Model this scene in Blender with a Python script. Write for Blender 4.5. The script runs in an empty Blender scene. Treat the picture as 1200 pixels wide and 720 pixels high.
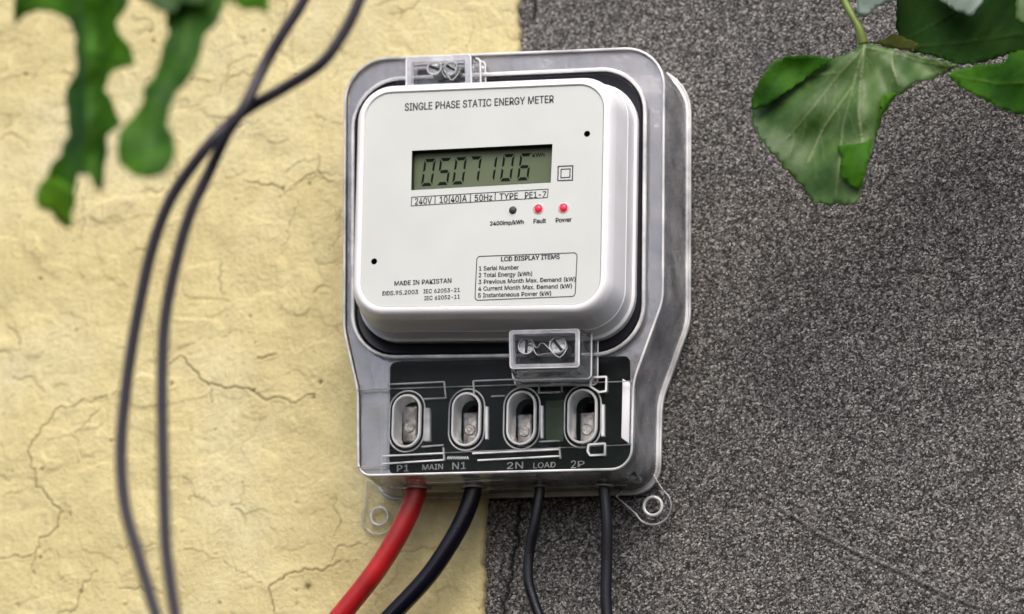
import bpy, bmesh, math, random
import numpy as np
from mathutils import Vector, Matrix
from mathutils.geometry import delaunay_2d_cdt
random.seed(7); np.random.seed(7)
S = bpy.context.scene
COL = S.collection

# ------------------------------------------------------------------ camera
YAW, PITCH, ROLL = math.radians(16.0), math.radians(14.5), math.radians(1.1)
FPX, DIST = 2833.0, 1.15
def cam_axes():
    cy, sy, cp, sp = math.cos(YAW), math.sin(YAW), math.cos(PITCH), math.sin(PITCH)
    fw = Vector((-sy*cp, cy*cp, sp))
    rt = fw.cross(Vector((0, 0, 1))).normalized()
    up = rt.cross(fw)
    r2 = math.cos(ROLL)*rt + math.sin(ROLL)*up
    u2 = -math.sin(ROLL)*rt + math.cos(ROLL)*up
    return r2, u2, fw
RT, UP, FW = cam_axes()
CAM = Vector((0, 0, 1.5)) - FW*DIST
cd = bpy.data.cameras.new('camera')
cam = bpy.data.objects.new('camera', cd); COL.objects.link(cam); S.camera = cam
m = Matrix((RT, UP, -FW)).transposed().to_4x4(); m.translation = CAM
cam.matrix_world = m
cd.sensor_width = 36.0; cd.lens = 36.0*FPX/1200.0
cd.clip_start = 0.02; cd.clip_end = 50
cd.dof.use_dof = True; cd.dof.focus_distance = 1.082; cd.dof.aperture_fstop = 5.6

# ------------------------------------------------------------------ world and sun
SUN_EL, SUN_AZ = math.radians(50), math.radians(14)      # azimuth measured from the wall's normal towards the right
w = bpy.data.worlds.new('World'); S.world = w; w.use_nodes = True
nt = w.node_tree; nt.nodes.clear()
sky = nt.nodes.new('ShaderNodeTexSky'); sky.sky_type = 'NISHITA'; sky.sun_disc = False
sky.sun_elevation = SUN_EL; sky.sun_rotation = math.pi - SUN_AZ
sky.dust_density = 4.0; sky.ozone_density = 0.6; sky.air_density = 0.8
bg = nt.nodes.new('ShaderNodeBackground'); bg.inputs['Strength'].default_value = 0.15
wo = nt.nodes.new('ShaderNodeOutputWorld')
nt.links.new(sky.outputs[0], bg.inputs['Color']); nt.links.new(bg.outputs[0], wo.inputs['Surface'])
sl = bpy.data.lights.new('sun', 'SUN'); sl.energy = 1.5; sl.angle = math.radians(60); sl.color = (1.0, 0.96, 0.9)
so = bpy.data.objects.new('sun', sl); COL.objects.link(so)
sdir = Vector((math.sin(SUN_AZ)*math.cos(SUN_EL), -math.cos(SUN_AZ)*math.cos(SUN_EL), math.sin(SUN_EL)))
so.rotation_euler = sdir.to_track_quat('Z', 'Y').to_euler(); so.location = sdir*3
S.view_settings.view_transform = 'Standard'; S.view_settings.look = 'None'
S.view_settings.exposure = 0.55; S.view_settings.gamma = 1.0
S.cycles.max_bounces = 16; S.cycles.transparent_max_bounces = 40; S.cycles.transmission_bounces = 14
S.cycles.glossy_bounces = 6

# ------------------------------------------------------------------ helpers
def at(px, py, d):
    """point of the photograph (1200 x 720) on the plane d metres in front of the wall"""
    r = FW + RT*((px-600)/FPX) + UP*(-(py-360)/FPX)
    t = (-d - CAM.y)/r.y
    return CAM + r*t
def at2(px, py, d):
    p = at(px, py, d); return (p.x, p.z)

def mk(name, verts, faces, mat=None, parent=None, smooth=False, **props):
    me = bpy.data.meshes.new(name); me.from_pydata([tuple(v) for v in verts], [], faces); me.update()
    if smooth: me.polygons.foreach_set('use_smooth', [True]*len(me.polygons))
    o = bpy.data.objects.new(name, me); COL.objects.link(o)
    if mat: me.materials.append(mat)
    if parent: o.parent = parent
    for k, v in props.items(): o[k] = v
    return o
def from_bm(name, bm, mat, parent=None, smooth=False, **props):
    bmesh.ops.recalc_face_normals(bm, faces=bm.faces[:])
    me = bpy.data.meshes.new(name); bm.to_mesh(me); bm.free()
    if smooth: me.polygons.foreach_set('use_smooth', [True]*len(me.polygons))
    o = bpy.data.objects.new(name, me); COL.objects.link(o); me.materials.append(mat)
    if parent: o.parent = parent
    for k, v in props.items(): o[k] = v
    return o
def auto_smooth(o, deg=35):
    me = o.data
    me.polygons.foreach_set('use_smooth', [True]*len(me.polygons))
    try: me.set_sharp_from_angle(angle=math.radians(deg))
    except Exception: pass
    return o
def empty(name, **props):
    o = bpy.data.objects.new(name, None); COL.objects.link(o); o.empty_display_size = 0.01
    for k, v in props.items(): o[k] = v
    return o

def offset_poly(pts, e):
    """move each edge of a polygon outwards by e (any winding)"""
    n = len(pts); a = sum(pts[i][0]*pts[(i+1) % n][1]-pts[(i+1) % n][0]*pts[i][1] for i in range(n))
    sg = 1 if a > 0 else -1; out = []
    for i in range(n):
        p0, p1, p2 = Vector(pts[i-1]), Vector(pts[i]), Vector(pts[(i+1) % n])
        d1 = (p1-p0).normalized(); d2 = (p2-p1).normalized()
        n1 = Vector((d1.y, -d1.x))*sg; n2 = Vector((d2.y, -d2.x))*sg
        k = (n1+n2); L = k.length_squared
        out.append(tuple(p1 + k*(2*e/L)) if L > 1e-6 else tuple(p1+n1*e))
    return out
def round_poly(pts, rad, seg=8):
    n = len(pts); out = []
    for i in range(n):
        r = rad[i] if isinstance(rad, (list, tuple)) else rad
        p0, p1, p2 = Vector(pts[i-1]), Vector(pts[i]), Vector(pts[(i+1) % n])
        a = (p0-p1).normalized(); b = (p2-p1).normalized()
        ang = math.acos(max(-1, min(1, a.dot(b))))
        r = max(r, 1e-5)
        t = min(r/math.tan(ang/2), 0.49*(p0-p1).length, 0.49*(p2-p1).length)
        s, e = p1+a*t, p1+b*t
        for k in range(seg+1):
            u = k/seg                                       # conic through s, p1, e with the weight of a circular arc
            wgt = math.sin(ang/2)
            den = (1-u)**2+2*wgt*u*(1-u)+u*u
            q = (s*(1-u)**2+p1*(2*wgt*u*(1-u))+e*u*u)/den
            out.append((q.x, q.y))
    return out
def loft(loops, cap0=False, cap1=False, closed=True):
    """loops: list of (points2d, depth); returns verts, faces"""
    V, F = [], []
    n = len(loops[0][0])
    for pts, d in loops: V += [(x, -d, z) for x, z in pts]
    for j in range(len(loops)-1):
        for i in range(n):
            k = (i+1) % n
            F.append((j*n+i, j*n+k, (j+1)*n+k, (j+1)*n+i))
    if closed:
        j = len(loops)-1
        for i in range(n):
            k = (i+1) % n; F.append((j*n+i, j*n+k, k, i))
    if cap0: F.append(tuple(range(n))[::-1])
    if cap1: F.append(tuple(range((len(loops)-1)*n, len(loops)*n)))
    return V, F
def loft_obj(name, loops, mat, parent=None, cap0=False, cap1=False, closed=False, deg=35, **props):
    V, F = loft(loops, cap0, cap1, closed)
    bm = bmesh.new(); vs = [bm.verts.new(v) for v in V]
    for f in F: bm.faces.new([vs[i] for i in f])
    o = from_bm(name, bm, mat, parent, **props)
    return auto_smooth(o, deg)
def holed_plate(name, outer, holes, d, mat, parent=None, thick=0.0):
    """flat plate with holes; closed with thickness when thick > 0"""
    pts, edges = [], []
    for L in [outer]+holes:
        b = len(pts); pts += [Vector(p) for p in L]
        edges += [(b+i, b+(i+1) % len(L)) for i in range(len(L))]
    v2, e2, f2, *_ = delaunay_2d_cdt(pts, edges, [], 0, 1e-7)
    def inside(p, L):
        c = False; n = len(L)
        for i in range(n):
            x1, y1 = L[i]; x2, y2 = L[(i+1) % n]
            if (y1 > p[1]) != (y2 > p[1]) and p[0] < (x2-x1)*(p[1]-y1)/(y2-y1)+x1: c = not c
        return c
    F = []
    for f in f2:
        c = (sum(v2[i].x for i in f)/len(f), sum(v2[i].y for i in f)/len(f))
        if inside(c, outer) and not any(inside(c, h) for h in holes): F.append(tuple(f))
    bm = bmesh.new(); vs = [bm.verts.new((p.x, -d, p.y)) for p in v2]
    for f in F: bm.faces.new([vs[i] for i in f])
    for v in [v for v in bm.verts if not v.link_faces]: bm.verts.remove(v)
    if thick > 0:
        r = bmesh.ops.extrude_face_region(bm, geom=bm.faces[:])
        for g in r['geom']:
            if isinstance(g, bmesh.types.BMVert): g.co.y += thick
    return from_bm(name, bm, mat, parent)
def catmull(P, n=10):
    P = [Vector(p) for p in P]; out = []
    Q = [P[0]*2-P[1]]+P+[P[-1]*2-P[-2]]
    for i in range(1, len(Q)-2):
        a, b, c, d = Q[i-1:i+3]
        for k in range(n):
            t = k/n
            out.append(0.5*((2*b)+(c-a)*t+(2*a-5*b+4*c-d)*t*t+(3*b-a-3*c+d)*t**3))
    out.append(P[-1]); return out
def tube_bm(bm, path, rad, seg=14, caps=True):
    n = len(path); rings = []; prev = None
    for i, p in enumerate(path):
        t = (path[min(i+1, n-1)]-path[max(i-1, 0)]).normalized()
        if prev is None:
            u = t.cross(Vector((0, 1, 0)));
            if u.length < 1e-3: u = t.cross(Vector((1, 0, 0)))
            u.normalize()
        else:
            u = (prev - t*prev.dot(t)).normalized()
        prev = u; v = t.cross(u)
        r = rad(i/(n-1)) if callable(rad) else rad
        rings.append([bm.verts.new(p+(u*math.cos(2*math.pi*k/seg)+v*math.sin(2*math.pi*k/seg))*r) for k in range(seg)])
    for a, b in zip(rings, rings[1:]):
        for k in range(seg): bm.faces.new((a[k], a[(k+1) % seg], b[(k+1) % seg], b[k]))
    if caps: bm.faces.new(rings[0][::-1]); bm.faces.new(rings[-1])
def tube(name, path, rad, mat, parent=None, seg=14, smooth=True, **props):
    bm = bmesh.new(); tube_bm(bm, path, rad, seg)
    return from_bm(name, bm, mat, parent, smooth, **props)
def bar_px(name, x0, y0, x1, y1, wpx, d, mat, parent, h=0.0012):
    """a straight moulded bar of rectangular section along a line"""
    a, b = Vector(at2(x0, y0, d)), Vector(at2(x1, y1, d))
    t = (b-a).normalized(); nrm = Vector((-t.y, t.x))*(wpx*0.00038/2)
    q = [a-nrm, b-nrm, b+nrm, a+nrm]; q = [tuple(p) for p in q]
    i = offset_poly(q, -0.00015)
    return loft_obj(name, [(q, d-0.0002), (q, d+h-0.0003), (i, d+h)], mat, parent, cap0=True, cap1=True)

# ------------------------------------------------------------------ materials
def new_mat(name):
    m = bpy.data.materials.new(name); m.use_nodes = True
    return m, m.node_tree, m.node_tree.nodes['Principled BSDF']
def simple(name, col, rough=0.5, metal=0.0, spec=0.5, coat=0.0, var=0.0, vscale=200, bump=0.0, bscale=800):
    m, nt, b = new_mat(name)
    b.inputs['Base Color'].default_value = (*col, 1); b.inputs['Roughness'].default_value = rough
    b.inputs['Metallic'].default_value = metal; b.inputs['Specular IOR Level'].default_value = spec
    b.inputs['Coat Weight'].default_value = coat
    tc = nt.nodes.new('ShaderNodeTexCoord')
    if var:
        n = nt.nodes.new('ShaderNodeTexNoise'); n.inputs['Scale'].default_value = vscale; n.inputs['Detail'].default_value = 5
        nt.links.new(tc.outputs['Object'], n.inputs['Vector'])
        r = nt.nodes.new('ShaderNodeValToRGB')
        r.color_ramp.elements[0].position = .3; r.color_ramp.elements[1].position = .7
        r.color_ramp.elements[0].color = (*[c*(1-var) for c in col], 1); r.color_ramp.elements[1].color = (*[min(1, c*(1+var)) for c in col], 1)
        nt.links.new(n.outputs['Fac'], r.inputs['Fac']); nt.links.new(r.outputs['Color'], b.inputs['Base Color'])
    if bump:
        n = nt.nodes.new('ShaderNodeTexNoise'); n.inputs['Scale'].default_value = bscale; n.inputs['Detail'].default_value = 4
        nt.links.new(tc.outputs['Object'], n.inputs['Vector'])
        bp = nt.nodes.new('ShaderNodeBump'); bp.inputs['Strength'].default_value = bump; bp.inputs['Distance'].default_value = 0.0003
        nt.links.new(n.outputs['Fac'], bp.inputs['Height']); nt.links.new(bp.outputs[0], b.inputs['Normal'])
    return m
def clear_mat(name, haze=0.1, tint=0.93, rough=0.08, gloss=1.0, hazecol=(.8, .8, .83), bump=0.25, lo=.6, hi=1.4, trans=.45):
    """thin clear moulded plastic: straight-through transparency, Fresnel reflection, a little milkiness"""
    m = bpy.data.materials.new(name); m.use_nodes = True; nt = m.node_tree; nt.nodes.clear()
    L = nt.links.new; N = nt.nodes.new
    tr = N('ShaderNodeBsdfTransparent'); tr.inputs['Color'].default_value = (tint, tint, tint*1.01, 1)
    gl = N('ShaderNodeBsdfGlossy'); gl.inputs['Roughness'].default_value = rough
    df = N('ShaderNodeBsdfDiffuse'); df.inputs['Color'].default_value = (*hazecol, 1)
    tl = N('ShaderNodeBsdfTranslucent'); tl.inputs['Color'].default_value = (*hazecol, 1)
    ad = N('ShaderNodeMixShader'); ad.inputs[0].default_value = trans
    tc = N('ShaderNodeTexCoord'); nz = N('ShaderNodeTexNoise'); nz.inputs['Scale'].default_value = 60; nz.inputs['Detail'].default_value = 5
    L(tc.outputs['Object'], nz.inputs['Vector'])
    mp = N('ShaderNodeMapRange'); mp.inputs[1].default_value = .3; mp.inputs[2].default_value = .7
    mp.inputs[3].default_value = haze*lo; mp.inputs[4].default_value = min(1, haze*hi)
    L(nz.outputs['Fac'], mp.inputs[0])
    bp = N('ShaderNodeBump'); bp.inputs['Strength'].default_value = bump; bp.inputs['Distance'].default_value = .002
    L(nz.outputs['Fac'], bp.inputs['Height']); L(bp.outputs[0], gl.inputs['Normal'])
    fr = N('ShaderNodeFresnel'); fr.inputs['IOR'].default_value = 1.5
    fm = N('ShaderNodeMath'); fm.operation = 'MULTIPLY'; fm.inputs[1].default_value = gloss*1.8; fm.use_clamp = True
    L(fr.outputs[0], fm.inputs[0])
    m1 = N('ShaderNodeMixShader'); m2 = N('ShaderNodeMixShader'); out = N('ShaderNodeOutputMaterial')
    L(df.outputs[0], ad.inputs[1]); L(tl.outputs[0], ad.inputs[2])
    L(mp.outputs[0], m1.inputs[0]); L(tr.outputs[0], m1.inputs[1]); L(ad.outputs[0], m1.inputs[2])
    L(fm.outputs[0], m2.inputs[0]); L(m1.outputs[0], m2.inputs[1]); L(gl.outputs[0], m2.inputs[2])
    L(m2.outputs[0], out.inputs['Surface'])
    return m
def glass_mat(name, rough=0.03):
    m, nt, b = new_mat(name)
    b.inputs['Base Color'].default_value = (.97, .97, .99, 1); b.inputs['Roughness'].default_value = rough
    b.inputs['Transmission Weight'].default_value = 1.0; b.inputs['IOR'].default_value = 1.45
    return m
M = {}
M['cover'] = clear_mat('clear_plastic', haze=.003, rough=.1, gloss=.06, tint=.985)
M['side'] = clear_mat('clear_plastic_side', haze=.27, rough=.12, gloss=1.0, tint=.985, lo=.3, hi=1.8, trans=.1)
M['edge'] = clear_mat('plastic_edge_glint', haze=.80, tint=.98, rough=.08, gloss=1.6, hazecol=(.99, .99, 1.0), lo=.35, hi=1.4, trans=.15)  # whitened so clear edges carry their light glints as colour
M['rib'] = clear_mat('clear_plastic_rib', haze=.38, tint=.97, rough=.1, gloss=1.3, hazecol=(.93, .95, .95), lo=.2, hi=1.8)
M['frost'] = clear_mat('frosted_plastic', haze=.75, tint=.9, rough=.25, gloss=1.0, hazecol=(.85, .85, .88))
M['glass'] = glass_mat('clear_seal_plastic')
M['white'] = simple('white_plastic', (.80, .80, .82), rough=.25, spec=.5, var=.04, vscale=60, bump=.15, bscale=90)
M['tray'] = clear_mat('milky_brightening_plastic', haze=.18, tint=.96, rough=.15, gloss=.8, hazecol=(.86, .86, .90), lo=.5, hi=1.5)  # milky pieces added to lighten the dark inside of the cover
M['border'] = clear_mat('brightening_border_plastic', haze=.13, tint=.985, rough=.08, gloss=1.5, hazecol=(.92, .90, .86), bump=.6, lo=.45, hi=1.6, trans=.12)
M['collar'] = clear_mat('slot_collar_plastic', haze=.85, tint=.97, rough=.1, gloss=1.3, hazecol=(.99, .99, .99), lo=.75, hi=1.2)
M['bevel'] = clear_mat('bevelled_seal_plastic', haze=.42, tint=.97, rough=.04, gloss=2.4, hazecol=(.93, .93, .99), bump=.9, lo=.3, hi=1.7)
M['plate'] = simple('label_plate_grey', (.53, .555, .535), rough=.42, var=.035, vscale=35, bump=.15, bscale=60)
M['black'] = simple('black_gasket', (.012, .013, .018), rough=.35, spec=.25)
M['block'] = simple('dark_terminal_block', (.004, .009, .006), rough=.3, spec=.08, var=.5, vscale=40)
M['green'] = simple('green_board', (.015, .05, .006), rough=.35, var=.3, vscale=60)
M['ink'] = simple('printed_ink', (.04, .04, .045), rough=.6)
M['letter'] = simple('moulded_letter_grey', (.42, .44, .43), rough=.5)
M['lcd'] = simple('lcd_green', (.105, .135, .075), rough=.35, spec=.2, var=.12, vscale=30)
M['seg'] = simple('lcd_segment', (.004, .006, .004), rough=.6, spec=.1)
M['frame'] = simple('lcd_frame_dark', (.012, .014, .013), rough=.35)
M['metal'] = simple('dull_zinc', (.42, .40, .38), rough=.42, metal=.75, var=.35, vscale=500, bump=1.0, bscale=900)
M['steel'] = simple('steel_screw', (.42, .42, .40), rough=.35, metal=1.0, var=.5, vscale=500, bump=1, bscale=700)
M['red'] = simple('red_insulation', (.36, .010, .012), rough=.36, var=.25, vscale=90, bump=.3)
M['blk'] = simple('black_insulation', (.005, .005, .010), rough=.22, spec=.35, var=.2, vscale=90, bump=.3)
M['hang'] = simple('hanging_cable_black', (.022, .018, .028), rough=.45, bump=.2)
M['wire'] = simple('seal_wire', (.34, .36, .35), rough=.35, metal=.8)
M['stem'] = simple('green_stem', (.12, .17, .025), rough=.5, var=.3, vscale=120)
def emit(name, col, s):
    m, nt, b = new_mat(name)
    b.inputs['Base Color'].default_value = (*col, 1); b.inputs['Emission Color'].default_value = (*col, 1)
    b.inputs['Emission Strength'].default_value = s; b.inputs['Roughness'].default_value = .25
    return m
M['led'] = emit('red_indicator', (.62, .02, .05), .35)
M['reflection_white'] = simple('reflection_white', (.85, .86, .86), rough=.3)  # plain white standing for a reflection off clear plastic

def attr_mat(name, base, dark, rough, kind):
    """wall paint: colour grain plus dirt driven by the 'dirt' attribute of the modelled cracks and pits"""
    m, nt, b = new_mat(name); L = nt.links.new; N = nt.nodes.new
    tc = N('ShaderNodeTexCoord')
    at_ = N('ShaderNodeAttribute'); at_.attribute_name = 'dirt'
    def noise(scale, detail=6, rough_=.6):
        n = N('ShaderNodeTexNoise'); n.inputs['Scale'].default_value = scale; n.inputs['Detail'].default_value = detail
        n.inputs['Roughness'].default_value = rough_; L(tc.outputs['Object'], n.inputs['Vector']); return n.outputs['Fac']
    def ramp(src, stops):
        r = N('ShaderNodeValToRGB'); e = r.color_ramp.elements
        e[0].position, e[0].color = stops[0][0], (*stops[0][1], 1)
        e[1].position, e[1].color = stops[-1][0], (*stops[-1][1], 1)
        for p, c in stops[1:-1]:
            x = e.new(p); x.color = (*c, 1)
        L(src, r.inputs['Fac']); return r.outputs['Color']
    def mix(fac, a, b_, mode='MIX'):
        x = N('ShaderNodeMix'); x.data_type = 'RGBA'; x.blend_type = mode
        if isinstance(fac, float): x.inputs[0].default_value = fac
        else: L(fac, x.inputs[0])
        for s, v in ((6, a), (7, b_)):
            if isinstance(v, tuple): x.inputs[s].default_value = (*v, 1)
            else: L(v, x.inputs[s])
        return x.outputs[2]
    b.inputs['Roughness'].default_value = rough; b.inputs['Specular IOR Level'].default_value = .25
    bp = N('ShaderNodeBump')
    if kind == 'plaster':
        c = ramp(noise(9, 5), [(.32, base[0]), (.5, base[1]), (.68, base[2])])
        c = mix(.30, c, ramp(noise(60, 8, .7), [(.35, (.72, .68, .62)), (.65, (1, 1, 1))]), 'MULTIPLY')
        c = mix(.45, c, ramp(noise(420, 6, .7), [(.3, (.72, .68, .6)), (.62, (1, 1, 1))]), 'MULTIPLY')
        c = mix(at_.outputs['Fac'], c, dark)
        L(noise(520, 8, .7), bp.inputs['Height']); bp.inputs['Strength'].default_value = .7; bp.inputs['Distance'].default_value = .0016
    else:
        vo = N('ShaderNodeTexVoronoi'); vo.inputs['Scale'].default_value = 1350; vo.inputs['Randomness'].default_value = 1
        L(tc.outputs['Object'], vo.inputs['Vector'])
        sp = N('ShaderNodeSeparateColor'); L(vo.outputs['Color'], sp.inputs[0])
        g1 = ramp(sp.outputs[0], [(0, (.010, .010, .010)), (.30, base[0]), (.60, base[1]), (.86, base[2]), (1, (.46, .45, .43))])
        g2 = ramp(noise(1500, 3, .6), [(.38, (.36, .36, .36)), (.56, (1.0, 1.0, 1.0))])
        c = mix(.7, g1, g2, 'MULTIPLY')
        big = ramp(noise(14, 8, .7), [(.3, (.55, .56, .59)), (.5, (.92, .90, .88)), (.7, (1, .94, .91))])
        c = mix(.8, c, big, 'MULTIPLY')
        c = mix(at_.outputs['Fac'], c, dark)
        sc = N('ShaderNodeAttribute'); sc.attribute_name = 'pale'
        c = mix(sc.outputs['Fac'], c, (.30, .29, .27))
        L(vo.outputs['Distance'], bp.inputs['Height']); bp.inputs['Strength'].default_value = .5; bp.inputs['Distance'].default_value = .0005
        bp.invert = True
    L(c, b.inputs['Base Color']); L(bp.outputs[0], b.inputs['Normal'])
    return m
M['plaster'] = attr_mat('yellow_painted_plaster', [(.62, .535, .27), (.69, .61, .325), (.73, .67, .42)], (.10, .075, .035), .85, 'plaster')
M['grey'] = attr_mat('grey_speckled_render', [(.045, .043, .042), (.125, .121, .117), (.24, .232, .224)], (.004, .004, .004), .8, 'grey')

def leaf_mat(name, c0, c1, veincol, trans=.35, rough=.4, spec=.5):
    m = bpy.data.materials.new(name); m.use_nodes = True; nt = m.node_tree; b = nt.nodes['Principled BSDF']
    L = nt.links.new; N = nt.nodes.new
    tc = N('ShaderNodeTexCoord'); nz = N('ShaderNodeTexNoise'); nz.inputs['Scale'].default_value = 38; nz.inputs['Detail'].default_value = 9; nz.inputs['Roughness'].default_value = .65
    L(tc.outputs['Object'], nz.inputs['Vector'])
    r = N('ShaderNodeValToRGB'); r.color_ramp.elements[0].position = .35; r.color_ramp.elements[1].position = .65
    r.color_ramp.elements[0].color = (*c0, 1); r.color_ramp.elements[1].color = (*c1, 1); L(nz.outputs['Fac'], r.inputs['Fac'])
    a = N('ShaderNodeAttribute'); a.attribute_name = 'vein'
    x = N('ShaderNodeMix'); x.data_type = 'RGBA'; L(a.outputs['Fac'], x.inputs[0]); L(r.outputs['Color'], x.inputs[6]); x.inputs[7].default_value = (*veincol, 1)
    L(x.outputs[2], b.inputs['Base Color']); b.inputs['Roughness'].default_value = rough; b.inputs['Specular IOR Level'].default_value = spec
    n2 = N('ShaderNodeTexNoise'); n2.inputs['Scale'].default_value = 330; n2.inputs['Detail'].default_value = 5; L(tc.outputs['Object'], n2.inputs['Vector'])
    bp = N('ShaderNodeBump'); bp.inputs['Strength'].default_value = .25; bp.inputs['Distance'].default_value = .0004
    L(n2.outputs['Fac'], bp.inputs['Height']); L(bp.outputs[0], b.inputs['Normal'])
    tl = N('ShaderNodeBsdfTranslucent'); L(x.outputs[2], tl.inputs['Color'])
    mx = N('ShaderNodeMixShader'); mx.inputs[0].default_value = trans
    L(b.outputs[0], mx.inputs[1]); L(tl.outputs[0], mx.inputs[2]); L(mx.outputs[0], nt.nodes['Material Output'].inputs['Surface'])
    return m
M['leaf_pale'] = leaf_mat('leaf_underside_pale', (.035, .10, .012), (.13, .225, .06), (.30, .38, .17), .35, .42, .45)
M['leaf_top'] = leaf_mat('leaf_topside_green', (.015, .075, .002), (.06, .20, .006), (.10, .23, .02), .4, .6, .15)
M['leaf_tip'] = leaf_mat('leaf_bright_tip', (.08, .22, .008), (.16, .36, .015), (.2, .4, .05), .5, .5, .2)
M['leaf_left'] = leaf_mat('leaf_topside_sheen', (.014, .075, .003), (.10, .30, .010), (.12, .28, .04), .5, .5, .25)
M['leaf_dark'] = leaf_mat('leaf_deep_green', (.008, .032, .004), (.018, .055, .006), (.03, .06, .015), .2, .75, .08)
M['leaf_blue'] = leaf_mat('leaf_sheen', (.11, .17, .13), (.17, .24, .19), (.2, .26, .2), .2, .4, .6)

# ------------------------------------------------------------------ walls
def vnoise(X, Z, scale, seed):
    rs = np.random.RandomState(seed); T = rs.rand(257, 257)
    x = X*scale; z = Z*scale; xi = np.floor(x).astype(int); zi = np.floor(z).astype(int)
    fx = x-xi; fz = z-zi; fx = fx*fx*(3-2*fx); fz = fz*fz*(3-2*fz)
    a = T[zi % 256, xi % 256]; b = T[zi % 256, (xi+1) % 256]; c = T[(zi+1) % 256, xi % 256]; d = T[(zi+1) % 256, (xi+1) % 256]
    return (a*(1-fx)+b*fx)*(1-fz)+(c*(1-fx)+d*fx)*fz - .5
def fractal_line(P, rnd, amp=.10, it=4):
    P = [Vector(p) for p in P]
    for _ in range(it):
        Q = [P[0]]
        for a, b in zip(P, P[1:]):
            L = (b-a).length; n = Vector((-(b-a).y, (b-a).x))
            Q += [(a+b)/2+n*rnd.uniform(-amp, amp)*1.3, b]
        P = Q
    return P
def line_mask(X, Z, line, width, taper=True):
    D = np.full(X.shape, 9.0); n = len(line)
    for i, (a, b) in enumerate(zip(line, line[1:])):
        lo = (min(a.x, b.x)-.004, min(a.y, b.y)-.004); hi = (max(a.x, b.x)+.004, max(a.y, b.y)+.004)
        s = np.where((X > lo[0]) & (X < hi[0]) & (Z > lo[1]) & (Z < hi[1]))
        if len(s[0]) == 0: continue
        x, z = X[s], Z[s]; d = b-a; l2 = max(d.length_squared, 1e-12)
        t = np.clip(((x-a.x)*d.x+(z-a.y)*d.y)/l2, 0, 1)
        dd = np.hypot(x-a.x-t*d.x, z-a.y-t*d.y)
        w_ = width*(1-.6*abs(2*i/n-1)**3 if taper else 1)
        D[s] = np.minimum(D[s], dd/w_)
    return np.exp(-D**2)
def grid_wall(name, X, Y, Z, attrs, mat, skirt=None, **props):
    h, w_ = X.shape
    me = bpy.data.meshes.new(name)
    V = np.stack([X, Y, Z], -1).reshape(-1, 3).astype(np.float32)
    idx = np.arange(h*w_).reshape(h, w_)
    F = np.stack([idx[:-1, :-1], idx[:-1, 1:], idx[1:, 1:], idx[1:, :-1]], -1).reshape(-1, 4)
    me.vertices.add(len(V)); me.vertices.foreach_set('co', V.ravel())
    me.loops.add(F.size); me.loops.foreach_set('vertex_index', F.ravel().astype(np.int32))
    me.polygons.add(len(F)); me.polygons.foreach_set('loop_start', np.arange(0, F.size, 4, dtype=np.int32))
    me.polygons.foreach_set('use_smooth', np.ones(len(F), bool))
    me.update(calc_edges=True); me.validate()
    for k, v in attrs.items():
        a = me.attributes.new(k, 'FLOAT', 'POINT'); a.data.foreach_set('value', v.ravel().astype(np.float32))
    o = bpy.data.objects.new(name, me); COL.objects.link(o); me.materials.append(mat)
    for k, v in props.items(): o[k] = v
    return o
rc = random.Random(3)
xl, zt = at2(-160, -120, 0); xr, zb = at2(1380, 850, 0)
zt += .02; zb -= .02
A, B = Vector(at2(612, 0, 0)), Vector(at2(566, 720, 0))
def edge_x(z):
    t = (z-A.y)/(B.y-A.y); return A.x+(B.x-A.x)*t
# yellow plaster: a coat 3 mm thick whose broken right edge ends at the grey render
nz_, nx_ = 700, 480
zs = np.linspace(zb, zt, nz_)
ex = edge_x(zs) + vnoise(zs*0, zs, 60, 11)*.0030 + vnoise(zs*0, zs, 260, 12)*.0014 + vnoise(zs*0, zs, 900, 13)*.0007
u = np.linspace(0, 1, nx_)
X = xl+(ex[:, None]-xl)*u[None, :]; Z = np.repeat(zs[:, None], nx_, 1)
relief = vnoise(X, Z, 18, 1)*.0016+vnoise(X, Z, 55, 2)*.0011+vnoise(X, Z*.8, 150, 3)*.0006+vnoise(X, Z, 420, 4)*.00022
fl = np.clip(vnoise(X, Z, 75, 5)-.12, 0, .05)/.05*vnoise(X, Z, 30, 6)
relief += fl*.0014
rg = np.clip(vnoise(X, Z, 48, 41)+vnoise(X, Z, 130, 42)*.55-.06, 0, .035)/.035          # flaked coats of paint: raised plates with a step at the edge
relief += rg*.00035+np.abs(vnoise(X*1.6, Z*.7, 190, 43))*.0004+np.abs(vnoise(X, Z, 85, 44))*.0005
dirt = np.zeros_like(X)
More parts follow.
